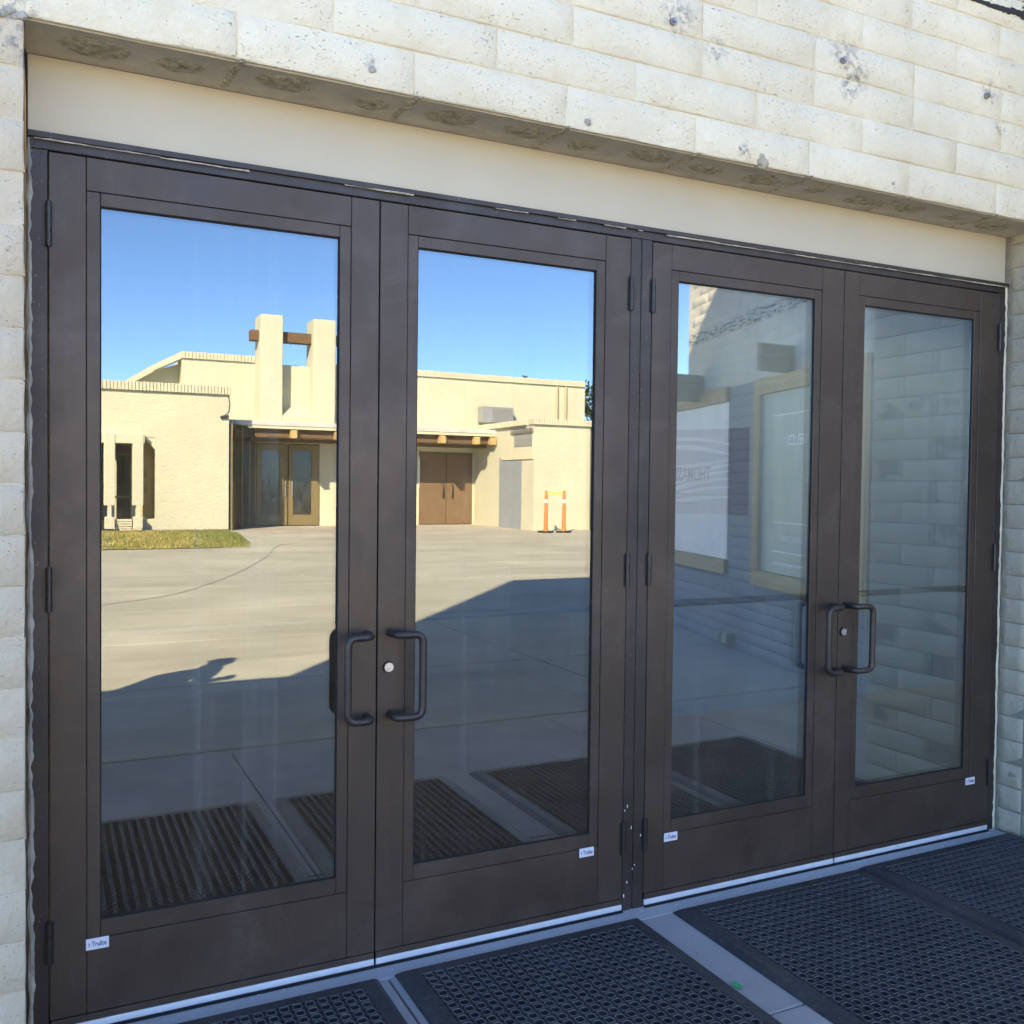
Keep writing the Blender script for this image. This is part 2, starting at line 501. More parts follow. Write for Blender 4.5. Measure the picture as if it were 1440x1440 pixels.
# ------------------------------------------------------------------ bricks
def brick_meshes(name, L, H, D, mat, n=6, amp=.006, nx=6, nz=3, seed=0, all_round=False):
    """slump blocks, front at y=0 facing -y, centred on x and z, D deep; each variant slightly slumped"""
    out = []
    for q in range(n):
        mb = MB(); vs = []
        off = Vector((seed * 7.3 + q * 13.7, q * 5.1, seed * 3.3))
        ins = .0032
        U = [0.0] + [ins / L + (1 - 2 * ins / L) * i / (nx - 2) for i in range(nx - 1)] + [1.0]
        Wz = [0.0] + [ins / H + (1 - 2 * ins / H) * k / (nz - 2) for k in range(nz - 1)] + [1.0]
        for k in range(nz + 1):
            for i in range(nx + 1):
                x = (U[i] - .5) * L; z = (Wz[k] - .5) * H
                d = noise.noise(Vector((x * 9, z * 16, 0)) + off) * amp
                y = -d
                if (i in (0, nx)) or (k in (0, nz)): y = .0026
                x += noise.noise(Vector((z * 14, x * 5, 3)) + off) * amp * .6
                z += noise.noise(Vector((x * 7, z * 5, 9)) + off) * amp * .65
                vs.append((x, y, z))
        fs = []
        W = nx + 1
        for k in range(nz):
            for i in range(nx):
                a = k * W + i
                fs.append((a, a + 1, a + 1 + W, a + W))
        ring = [i for i in range(W)] + [k * W + nx for k in range(1, nz + 1)] + [nz * W + i for i in range(nx - 1, -1, -1)] + [k * W for k in range(nz - 1, 0, -1)]
        base = len(vs)
        for r in ring:
            vs.append((vs[r][0], D, vs[r][2]))
        for j in range(len(ring)):
            a = ring[j]; b = ring[(j + 1) % len(ring)]
            fs.append((a, base + j, base + (j + 1) % len(ring), b))
        mb.add(vs, fs, False)
        me = mb.mesh(name, mat)
        sm = [0 < i < nx - 1 and 0 < k < nz - 1 for k in range(nz) for i in range(nx)] + [False] * len(ring)
        me.polygons.foreach_set("use_smooth", sm)
        out.append(me)
    return out

def put_brick(meshes, parent, loc, rz=0, rnd_=rnd, jitter=.0015):
    me = rnd_.choice(meshes)
    o = link("brick", me, parent, (loc[0], loc[1], loc[2]), (0, 0, rz))
    return o

# ================================================================== GROUND
YARD = link("courtyard", None); YARD['kind'] = 'structure'
mb = MB()
mb.add([(-400, -400, -.03), (400, -400, -.03), (400, 400, -.03), (-400, 400, -.03)], [(0, 1, 2, 3)])
sub = part("ground", mb, simple('bare_dirt', (.20, .17, .13), .95, 0, .3, 1.5), None); sub['kind'] = 'structure'
def slab(x0, x1, y0, y1, mat, z=0.0, name="concrete_slab", g=.011, j=.0):
    mb = MB(); mb.box(x0 + g, x1 - g, y0 + g, y1 - g, -.10, z, .003)
    return part(name, mb, mat, YARD)
# door sill, landing, courtyard slabs
slab(-.05, 3.80, -.085, .10, M['sill'], .0, "door_sill", .002)
for (a, b) in ((-.05, .93), (.93, 2.93), (2.93, 3.80)):
    slab(a, b, -.737, -.085, M['landing'], .0, "concrete_slab", .0035)
for (a, b) in ((-.05, .93), (.93, 2.93), (2.93, 3.86)):
    slab(a, b, -2.57, -.737, M['landing'], .0, "concrete_slab", .0035)
slab(-3.2, 3.86, -2.64, -2.57, M['concrete'], -.002, 'concrete_slab', .005)
rows = [-2.64, -4.50, -6.60, -8.9, -11.4, -14.0, -16.8, -19.6]
xs = [-9.4, -3.2, -.3, 3.86, 8.3, 12.6, 17.0, 22.0]
for r in range(len(rows) - 1):
    for i in range(len(xs) - 1):
        slab(xs[i], xs[i + 1], rows[r + 1], rows[r], M['concrete'])
slab(3.86, 8.3, -2.64, .2, M['concrete']); slab(-3.2, -.05, -2.64, -.1, M['concrete']); slab(-9.4, -3.2, -2.64, -.1, M['concrete'])
for i in range(len(xs) - 1):
    if xs[i] > 8: slab(xs[i], xs[i + 1], -24.5, -19.6, M['concrete'])
slab(5.2, 22, -26.4, -24.5, M['walk']); slab(5.2, 22, -29.0, -26.4, M['walk']); slab(5.2, 15.2, -32.0, -29.0, M['walk'])
slab(17.5, 30, -33, -26.4, M['walk'])
for (x0, x1, y0, y1) in ((-9.4, 1.0, -28, -19.6), (1.0, 8.3, -24.5, -19.6), (22, 40, -33, 0), (8.3, 40, -2.64, 6)):
    slab(x0, x1, y0, y1, M['concrete'], -.004)
mb = MB(); mb.box(5.3, 15.1, -26.5, -26.3, -.05, .006)
part("kerb_band", mb, M['kerb'], YARD)
mb = MB(); mb.box(5.2, 15.1, -29.05, -28.85, -.05, .006)
part("kerb_band", mb, M['kerb'], YARD)
# curved crack control joint by the lawn
mb = MB()
cv = [(-4, -7.2), (.62, -9.7), (2.24, -11.9), (3.98, -16.4), (5.1, -20.2), (6.3, -22.0), (7.5, -23.1), (8.1, -24.4), (7.6, -25.6), (6.2, -26.2)]
def smooth2(P, n=6):
    out = []
    for i in range(len(P) - 1):
        p0 = P[max(0, i - 1)]; p1 = P[i]; p2 = P[i + 1]; p3 = P[min(len(P) - 1, i + 2)]
        for k in range(n):
            t = k / n
            out.append(tuple(.5 * ((2 * b) + (c - a) * t + (2 * a - 5 * b + 4 * c - d) * t * t + (-a + 3 * b - 3 * c + d) * t ** 3) for a, b, c, d in zip(p0, p1, p2, p3)))
    out.append(P[-1]); return out
pp = smooth2(cv)
for a, b in zip(pp[:-1], pp[1:]):
    d = Vector((b[0] - a[0], b[1] - a[1])); nrm = Vector((-d.y, d.x)).normalized() * .010
    mb.add([(a[0] - nrm.x, a[1] - nrm.y, .004), (a[0] + nrm.x, a[1] + nrm.y, .004), (b[0] + nrm.x, b[1] + nrm.y, .004), (b[0] - nrm.x, b[1] - nrm.y, .004)], [(0, 3, 2, 1)])
part("curved_joint", mb, simple("worn_joint", (.26, .235, .20), .9), YARD)
# grit on the door sill
mb = MB()
for i in range(150):
    x = rnd.uniform(.1, 3.78) if i % 2 else rnd.uniform(1.9, 3.78); r = rnd.uniform(.0012, .0034)
    y = rnd.uniform(-.075, -.018)
    mb.add([(x - r, y, .001), (x, y - r, .001), (x + r, y, .001), (x, y + r, .001), (x, y, .001 + r * 1.3)], [(0, 1, 4), (1, 2, 4), (2, 3, 4), (3, 0, 4)])
o = part("sill_grit", mb, M['sticker'], YARD); o['kind'] = 'stuff'
# green paint dab
mb = MB()
ring = []
for k in range(18):
    t = 2 * math.pi * k / 18; r = .013 * (1 + .45 * noise.noise(Vector((math.cos(t) * 2, math.sin(t) * 2, 1))))
    ring.append((1.868 + r * math.cos(t), -.575 + r * 1.7 * math.sin(t), .0035))
mb.add(ring, [tuple(range(18))])
part("paint_mark", mb, M['green_paint'], YARD)

# ================================================================== FACADE
FAC = thing("brick_facade", "cream painted block wall with deep lintel over the row of glass doors", "wall", (-.05, -.2, 0))
def fpart(name, mb, mat, kind=None): return part(name, mb, mat, FAC, True, kind)
# cores behind the bricks
mb = MB(); mb.box(-6, -.0545, -.1984, .35, 0, 2.6205); fpart("wall", mb, M['mortar_pil'])
mb = MB(); mb.box(-6, 5.2, -.1984, .012, 2.634, 3.64); fpart("lintel", mb, M['mortar'])
mb = MB(); mb.box(-6, -.06, .0125, .35, 2.6215, 3.64); fpart("wall_core", mb, M['mortar'])
mb = MB(); mb.box(-1.8, 1.2, -.197, .35, 3.645, 8.85); mb.box(1.2, 9.0, -.196, .35, 3.645, 7.3)
fpart("upper_wall", mb, M['lintel'])
FAC_ROOF = MB(); FAC_ROOF.box(-8.5, -6.001, -.19, .34, 0, 3.64); fpart("side_wall", FAC_ROOF, M['pilaster'])
# lintel bricks
lin = brick_meshes("lintel_brick", .4968, .1232, .06, M['lintel'], 8, .003, 9, 4, 1)
lin_b = brick_meshes("lintel_brick_low", .4968, .1232, .2, M['lintel'], 6, .003, 9, 4, 5)
Z0 = 2.625
offs = [.45, .21, .47, .47, .2, .45, .2, .45]
for c in range(8):
    z = Z0 + .1255 * c + .0615
    x = offs[c] - .5 * 1
    x -= .5
    while x < 5.0:
        cx = x + .25
        if c == 0 and cx < -.1:
            pass
        put_brick(lin_b if c == 0 else lin, FAC, (cx + .05 + rnd.uniform(-.002, .002), -.002 + rnd.uniform(-.0015, .0015), z))
        x += .4985
# pilaster bricks, down the left of the doors
pil = brick_meshes("pilaster_brick", .4968, .1232, .06, M['pilaster'], 8, .005, 9, 4, 2)
for c in range(21):
    z = Z0 - .1255 * (c + 1) + .063
    if z < .0: z = .02
    e = (-.052 - .2485, -.052 - .12)[c % 2]
    xx = e - .0
    put_brick(pil, FAC, (-.052 - .2485 + .05, rnd.uniform(-.003, .001), z))
    put_brick(pil, FAC, (-.052 - .2485 - .4985 + .05, rnd.uniform(-.003, .001), z))
# broken mortar at the top of the pilaster
def lump(mb, cx, cy, cz, rx, ry, rz, seed, n=10, k=6):
    vs = []; fs = []
    for i in range(k + 1):
        ph = math.pi * i / k
        for j in range(n):
            th = 2 * math.pi * j / n
            d = Vector((math.sin(ph) * math.cos(th), math.sin(ph) * math.sin(th), math.cos(ph)))
            s_ = 1 + .45 * noise.noise(d * 2.1 + Vector((seed * 3.7, seed, 0)))
            vs.append((cx + d.x * rx * s_, cy + d.y * ry * s_, cz + d.z * rz * s_))
    for i in range(k):
        for j in range(n):
            a = i * n + j; b = i * n + (j + 1) % n
            fs.append((a, a + n, b + n, b))
    mb.add(vs, fs, False)
mb = MB()
for i in range(7): lump(mb, -.14 + i * .014, -.2 + rnd.uniform(-.006, .004), 2.622 + rnd.uniform(-.006, .006), .014, .010, .010, i)
fpart("broken_mortar", mb, M['sealant'])
# soffit under the lintel and rough mortar ovals
mb = MB(); mb.box(-.05, 3.80, -.186, .012, 2.622, 2.632); fpart("soffit", mb, M['soffit'])
for i in range(15):
    sz = (1.1, .8, 1.0, .62, 1.05, .9, .7)[i % 7]
    cx = .09 + i * .2495 + rnd.uniform(-.03, .03)
    mb = MB()
    n = 26; rings = 5; vs = [(cx, -.105, 2.6175)]; fs = []
    for r in range(1, rings + 1):
        q = r / rings
        for k in range(n):
            t = 2 * math.pi * k / n
            rx = sz * .088 * q * (1 + .14 * noise.noise(Vector((math.cos(t) * 1.5, math.sin(t) * 1.5, i * 3.1))) + .22 * noise.noise(Vector((math.cos(t) * 4, math.sin(t) * 4, i * 2.3))))
            ry = (.4 + .6 * sz) * .055 * q * (1 + .4 * noise.noise(Vector((math.cos(t) * 1.5, math.sin(t) * 1.5, i * 5.7 + 2))))
            z = 2.6225 - (.006 * (1 - q ** 3)) + .003 * noise.noise(Vector((rx * math.cos(t) * 50 + i * 3, ry * math.sin(t) * 70, 1)))
            if r == rings: z = 2.6235
            vs.append((cx + rx * math.cos(t), -.1 + .012 * math.sin(i * 2.4) + ry * math.sin(t), z))
    for k in range(n): fs.append((0, 1 + (k + 1) % n, 1 + k))
    for r in range(rings - 1):
        for k in range(n):
            a = 1 + r * n + k; b = 1 + r * n + (k + 1) % n
            fs.append((a, b, b + n, a + n))
    mb.add(vs, [tuple(reversed(f)) for f in fs], True)
    fpart("mortar_patch", mb, M['rough_mortar'])
for i, x in enumerate((.46, .96, 1.455, 1.955, 2.45, 2.945, 3.44)):
    mb = MB()
    for k in range(6): lump(mb, x - .012 * (k / 5) + rnd.uniform(-.003, .003), -.19 + k * .034, 2.622, .012, .022, .006, i * 7 + k, 8, 4)
    fpart("soffit_joint", mb, M['rough_mortar'])
mb = MB(); lump(mb, 2.23, -.2, 2.635, .03, .012, .02, 31); lump(mb, 2.225, -.203, 2.655, .012, .008, .014, 33)
fpart("mortar_lump", mb, M['rough_mortar'])
# header board between frame and soffit
mb = MB(); mb.box(-.046, 3.795, .014, .06, 2.42, 2.6215, .001); fpart("header_panel", mb, M['plaster'])
# anchor bolts and plugged holes
for (x, z, r) in ((1.84, 3.03, .012), (2.59, 3.06, .012), (3.36, 3.08, .012)):
    mb = MB(); mb.tube([(x, -.192, z), (x, -.216, z)], r, 12); mb.tube([(x, -.213, z), (x, -.222, z)], r * .55, 10)
    fpart("anchor_bolt", mb, M['steel_dull'])
for (x, z, r) in ((.82, 2.67, .012), (1.525, 2.65, .012), (2.13, 2.668, .009), (2.16, 2.668, .008), (2.86, 2.66, .008)):
    mb = MB(); lump(mb, x, -.203, z, r, .006, r * .8, x * 9, 10, 5); fpart("wall_plug", mb, M['sealant'])
# torn tar flashing, upper right
mb = MB()
for i in range(26):
    x = 3.18 + i * .03
    s_ = .004 + .03 * max(0, (x - 3.3)) * (1 + noise.noise(Vector((i * .9, 0, 0))))
    lump(mb, x, -.205, 3.44 + .10 * max(0, x - 3.4) * noise.noise(Vector((i * 1.7, 4, 0))) + .05 * max(0, x - 3.42), .022, .006, s_ + .004, i + 50, 8, 4)
fpart("tar_flashing", mb, M['tar'])

# right-hand reveal pier
PIER = thing("brick_pier", "grey cream block pier forming the right-hand reveal beside the doors", "wall", (3.80, -.72, 0))
mb = MB(); mb.box(3.8015, 4.88, -.7185, .10, 0, 7.2); part("wall", mb, M['mortar_pier'], PIER)
pr = brick_meshes("pier_brick", .3945, .0990, .05, M['pier'], 8, .0025, 8, 4, 4)
prh = brick_meshes("pier_brick_half", .1945, .0990, .05, M['pier'], 5, .0025, 6, 4, 6)
PC = .1035
for c in range(34):
    z = .052 + c * PC
    # side facing the doors (normal -x): brick local -y -> world -x : rotate by -90 deg
    if c % 2 == 0:
        spans = [(-.72, .3925), (-.3235, .194), (-.1235, .12)]
    else:
        spans = [(-.72, .194), (-.522, .3925), (-.1255, .12)]
    for (y0, L) in spans:
        ms = pr if L > .3 else prh
        o = put_brick(ms, PIER, (rnd.uniform(-.003, .002), y0 + .72 + L / 2, z), -math.pi / 2)
        if L < .15: o.scale = (.6, 1, 1)
    for i in range(3):
        x0 = .0 + i * .3985 - (.2 if c % 2 else 0)
        if x0 < -.01:
            if c < 30: put_brick(prh, PIER, (.097, 0.0, z), 0)
            continue
        if c < 30: put_brick(pr, PIER, (x0 + .198, 0.0, z), 0)

# ================================================================== DOOR FRAME
FR = thing("door_frame", "old dark bronze frame with peeling edges around all four glass doors", "door frame", (1.87, .0, 0))
mb = MB(); mb.box(-.046, 3.797, .004, .10, 2.376, 2.4195, .002); mb.box(-.046, 3.797, -.006, .0039, 2.404, 2.4195, .001)
part("head", mb, M['bronze_frame'], FR)
mb = MB(); mb.box(-.046, .001, .004, .10, .0, 2.3755, .002); part("jamb", mb, M['bronze_frame'], FR)
mb = MB(); mb.box(3.748, 3.797, .004, .10, .0, 2.3755, .002); part("jamb", mb, M['bronze_frame'], FR)
mb = MB(); mb.box(1.829, 1.8715, .002, .10, .0, 2.3755, .002); mb.box(1.8725, 1.916, .0, .10, .0, 2.3755, .002); part("mullion", mb, M['bronze_frame'], FR)
mb = MB(); mb.box(0.001, 3.748, .03, .10, .001, .012, .002); part("threshold", mb, M['bronze_frame'], FR)
mb = MB(); mb.box(.004, 1.826, -.013, -.004, .0005, .0065, .001); mb.box(1.919, 3.745, -.013, -.004, .0005, .0065, .001); part("sweep_gap_shade", mb, M['gap'], FR)  # black strips stand in for the shaded gap under the sweeps
# sealant beads: ragged strips along the jambs and under the header
def ragged(mb, p0, p1, wdir, w, thick, seed, n=60, ndir=(0, -1, 0)):
    p0 = Vector(p0); p1 = Vector(p1); wd = Vector(wdir); nd = Vector(ndir)
    vs = []; fs = []
    for i in range(n + 1):
        t = i / n; p = p0.lerp(p1, t)
        L = (p1 - p0).length
        a = w * (.6 + .5 * abs(noise.noise(Vector((t * L * 2.3, seed, 0)))) + .4 * noise.noise(Vector((t * L * 9, seed, 3))) + .35 * noise.noise(Vector((t * L * 37, seed, 5))))
        b = w * .25 * noise.noise(Vector((t * L * 13, seed, 9)))
        h = thick * (.7 + .6 * noise.noise(Vector((t * L * 19, seed, 2))))
        vs += [p + wd * b, p + wd * (a * .45) + nd * h, p + wd * a]
    for i in range(n):
        k = i * 3
        fs += [(k, k + 1, k + 4, k + 3), (k + 1, k + 2, k + 5, k + 4)]
    mb.add(vs, fs, False)
mb = MB(); ragged(mb, (-.048, .003, .0), (-.048, .003, 2.40), (1, 0, 0), .016, .006, 1, 220); ragged(mb, (-.0535, -.19, 0), (-.0535, -.19, 2.6), (0, 1, 0), .07, .003, 3, 220, (1, 0, 0))
part("sealant", mb, M['sealant'], FR)
mb = MB(); ragged(mb, (3.797, .003, .0), (3.797, .003, 2.41), (-1, 0, 0), .014, .008, 2, 220)
part("sealant", mb, M['mortar'], FR)
mb = MB()
for (a, b, z, s_) in ((-.03, .28, 2.398, 11), (.28, .52, 2.396, 12), (.80, 1.02, 2.4, 13), (1.30, 1.42, 2.4, 14), (1.53, 1.60, 2.4, 15), (1.71, 1.80, 2.4, 16), (1.85, 1.87, 2.4, 17),
                   (1.97, 2.35, 2.398, 18), (2.35, 3.0, 2.399, 19), (3.0, 3.78, 2.4, 20)):
    ragged(mb, (a, -.0065, z), (b, -.0065, z), (0, 0, 1), .0055, .0025, s_, max(6, int((b - a) * 60)))
part("peeled_sealant", mb, M['peeled'], FR)
mb = MB()
for i in range(10):
    x = 1.832 + rnd.random() * .08; z = .05 + rnd.random() ** 2 * .34
    lump(mb, x, .0, z, .0022, .0012, .003 + rnd.random() * .005, i, 6, 4)
part("paint_chips", mb, M['sticker'], FR, True, 'stuff')

# ================================================================== DOORS
def bend(P, r=.02, n=5):
    P = [Vector(p) for p in P]; out = [P[0]]
    for i in range(1, len(P) - 1):
        a = (P[i - 1] - P[i]).normalized(); b = (P[i + 1] - P[i]).normalized()
        s_ = P[i] + a * r; e = P[i] + b * r
        for k in range(n + 1):
            t = k / n
            out.append(s_.lerp(P[i], t).lerp(P[i].lerp(e, t), t))
    out.append(P[-1]); return out

def hinge_part(D, x, z):
    mb = MB()
    for k in range(3):
        mb.tube([(x, -.006, z - .056 + k * .0378), (x, -.006, z - .056 + k * .0378 + .0366)], .0085, 12)
    mb.tube([(x, -.006, z - .059), (x, -.006, z + .061)], .006, 10)
    mb.box(x - .012, x + .012, -.002, .002, z - .057, z + .057)
    part("hinge", mb, M['bronze_dark'], D)

def make_door(x0, x1, hinge_left, label, lock, sticker, handle_x, handle_dir, gx0, gx1):
    W = x1 - x0
    D = thing("glass_door", label, "door", (x0 if hinge_left else x1, 0, 0.045), 0, "row of four bronze glass doors")
    T = .044
    zt = 2.371; zb = .047
    sl = gx0 - x0 - .035; sr = x1 - gx1 - .035
    z1, z0g = 2.283, .249
    mb = MB(); mb.box(x0, x0 + sl, 0, T, zb, zt, .0015); part("stile", mb, M['bronze'], D)
    mb = MB(); mb.box(x1 - sr, x1, 0, T, zb, zt, .0015); part("stile", mb, M['bronze'], D)
    mb = MB(); mb.box(x0 + sl + .0012, x1 - sr - .0012, .0008, T, z1, zt, .0012); part("rail", mb, M['bronze'], D)
    mb = MB(); mb.box(x0 + sl + .0012, x1 - sr - .0012, .0008, T, zb, z0g, .0012); part("rail", mb, M['bronze'], D)
    # glazing stops, mitred flat bars set slightly back
    a, b, c, d = x0 + sl + .001, x1 - sr - .001, z0g + .001, z1 - .001
    ga, gb, gc, gd = gx0, gx1, .298, 2.246
    for (p, q, r_, s_) in ((a, ga, c, d), (gb, b, c, d)):
        mb = MB(); mb.box(p, q, .003, .014, r_, s_, .0015); part("glazing_stop", mb, M['bronze'], D)
    for (r_, s_) in ((c, gc), (gd, d)):
        mb = MB(); mb.box(ga + .0005, gb - .0005, .003, .014, r_, s_, .0015); part("glazing_stop", mb, M['bronze'], D)
    mb = MB(); g = .003
    for (p, q, r_, s_) in ((ga, ga + g, gc, gd), (gb - g, gb, gc, gd), (ga + g, gb - g, gc, gc + g), (ga + g, gb - g, gd - g, gd)):
        mb.box(p, q, .0085, .0135, r_, s_)
    part("gasket", mb, M['gap'], D)
    mb = MB(); mb.box(ga - .012, gb + .012, .0138, .0300, gc - .012, gd + .012); part("glass_pane", mb, M['glass'], D)
    # sweep: bronze carrier and white blade
    mb = MB(); mb.box(x0 + .002, x1 - .002, -.003, .02, .027, .0455, .001); part("sweep_carrier", mb, M['bronze'], D)
    mb = MB(); mb.box(x0 + .002, x1 - .002, -.0045, .004, .007, .0262, .001); part("door_sweep", mb, M['sweep'], D)
    # pull handle
    hx = handle_x; vx = handle_x + handle_dir
    P = bend([(hx, .002, 1.045), (hx, -.068, 1.045), (vx, -.068, 1.045), (vx, -.068, .790), (hx, -.068, .790), (hx, .002, .790)], .03, 6)
    mb = MB(); mb.tube(P, .0122, 14); part("pull_handle", mb, M['handle'], D)
    hxx = x0 if hinge_left else x1
    for z in (2.180, 1.214, .262): hinge_part(D, hxx + (-.001 if hinge_left else .001), z)
    if lock:
        mb = MB(); mb.tube([(lock, .001, .938), (lock, -.008, .938)], [.0185, .0165], 20); L_ = part("lock_cylinder", mb, M['bronze_dark'], D)
        mb = MB(); mb.tube([(lock, -.006, .938), (lock, -.0105, .938)], .0145, 18); part("lock_face", mb, M['steel'], L_)
        mb = MB(); mb.tube([(lock + .001, -.0095, .934), (lock + .001, -.013, .934)], .0062, 14); part("key_plug", mb, M['steel'], L_)
    # maker's sticker at the lower glass corner
    sx = sticker
    mb = MB(); mb.box(sx, sx + .058, -.0012, .0006, .2215, .2525, .0002); S = part("sticker", mb, M['sticker'], D)
    text_mesh("lettering", "Trulite", .0195, M['blue_ink'], S, (sx + .0145 - x_w(S).x, -.0018 - x_w(S).y, .2305 - x_w(S).z), (math.pi / 2, 0, 0), 'LEFT', .70, .0001, .0003)
    text_mesh("lettering", "\u203a", .0195, M['blue_ink'], S, (sx + .005 - x_w(S).x, -.0018 - x_w(S).y, .2315 - x_w(S).z), (math.pi / 2, 0, 0), 'LEFT', 1, .0001, .0003)
    # exit bar on the inside
    mb = MB(); mb.tube([(gx0 - .04, .085, 1.075), (gx1 + .04, .085, 1.075)], .0135, 12)
    mb.tube([(gx0 - .03, .044, 1.075), (gx0 - .03, .085, 1.075)], .015, 8); mb.tube([(gx1 + .03, .044, 1.075), (gx1 + .03, .085, 1.075)], .015, 8)
    part("push_bar", mb, M['bronze_dark'], D)
    return D
def x_w(o): return wloc(o)

make_door(.003, .9125, True, "leftmost glass door, hinged on the left jamb and reflecting the timber-beam towers", None, .0915, .880, -.078, .128, .790)
make_door(.9165, 1.826, False, "glass door reflecting the orange barrier posts, with silver lock left of its handle", .951, 1.650, .957, .084, 1.040, 1.691)
make_door(1.919, 2.8295, True, "glass door whose pane mirrors two timber-framed panels on the side wing", None, 2.005, 2.797, -.080, 2.035, 2.682)
make_door(2.8335, 3.745, False, "rightmost glass door, its pane mirroring the block pier beside it", 2.857, 3.600, 2.866, .083, 2.947, 3.590)

# ================================================================== LOBBY behind the glass
def struct(name, mb, mat):
    o = part(name, mb, mat, None); o['kind'] = 'structure'; return o
mb = MB(); mb.box(-.3, 8.5, .10, 4.2, -.08, .0); struct("lobby_floor", mb, M['lobby_floor'])
mb = MB(); mb.box(-.3, 3.5, 4.2, 4.3, 0, 2.9); mb.box(-.4, -.3, .1, 4.3, 0, 2.9); mb.box(3.45, 3.5, 2.36, 4.2, 0, 2.9); struct("lobby_wall", mb, M['lobby_brown'])
mb = MB(); mb.box(3.45, 8.5, 2.3, 2.355, 0, 2.9); mb.box(8.5, 8.6, .1, 2.4, 0, 2.9); struct("lobby_partition", mb, M['lobby_wall'])
mb = MB(); mb.box(-.4, 8.6, .35, 1.2, 2.9, 3.0); mb.box(-.4, 3.9, 1.2, 4.3, 2.9, 3.0); mb.box(3.9, 8.6, 1.95, 2.36, 2.9, 3.0); struct("lobby_ceiling", mb, M['lobby_wall'])  # ceiling left open at the right, an added skylight to brighten the lobby there
mb = MB(); mb.box(3.81, 8.6, .101, .16, 0, 2.9); struct("lobby_front_wall", mb, M['lobby_wall'])

# banner standing in the lobby, seen from its back through door three
bd = Vector((3.262 - 3.02, 1.057 - 1.55, 0)); BL = bd.length; bang = math.atan2(bd.y, bd.x)
BAN = thing("hanging_banner", "dark banner with pale waves and reversed lettering seen through the third door", "banner", (3.02, 1.55, 0), bang)
mb = MB(); mb.box(0, BL, -.006, .006, 1.37, 1.82, .001); part("sheet", mb, M['banner'], BAN, False)
def band_strip(mb, pts, w, y):
    vs = []; fs = []
    for (x, z), ww in zip(pts, w): vs += [(x, y, z - ww / 2), (x, y, z + ww / 2)]
    for i in range(len(pts) - 1): fs.append((2 * i, 2 * i + 2, 2 * i + 3, 2 * i + 1))
    mb.add(vs, fs)
mb = MB()
for i in range(8):
    zz = 1.74 - i * .046
    pts = []; ww = []
    for k in range(17):
        u = k / 16
        amp = .03 * (1 if i < 2 else -1)
        pts.append((.01 + u * (BL - .11), zz + amp * math.sin(u * 2.6 + i * .5) + (.05 * (u - .5) * (i - 2.5) / 3)))
        ww.append(.006 + .021 * math.sin(math.pi * min(1, u * 1.03)) * (1 if i % 2 else .7))
    band_strip(mb, pts, ww, -.0075 - .0003 * i)
part("wave_print", mb, M['swirl'], BAN, False)
o = text_mesh("lettering", "THOMASS", .108, M['black_print'], BAN, (BL * .62, -.0135, 1.545), (math.pi / 2, 0, 0), 'LEFT', -.43, .0002, .0016)
mb = MB()
for (x, z) in ((.36, 1.655), (.40, 1.66)):
    mb.tube([(x, -.014, z - .02), (x + .004, -.014, z + .015), (x + .018, -.014, z + .03), (x + .03, -.014, z + .018)], .0022, 6)
for (a, b, z) in ((.05, .22, 1.475), (.235, .385, 1.472), (.12, .26, 1.425)):
    n = int((b - a) / .011)
    for k in range(n):
        x = a + k * .011; mb.box(x, x + .0075, -.0142, -.0135, z - .005, z + .005 + .003 * (k % 3 == 0))
part("print_lines", mb, M['black_print'], BAN, False)

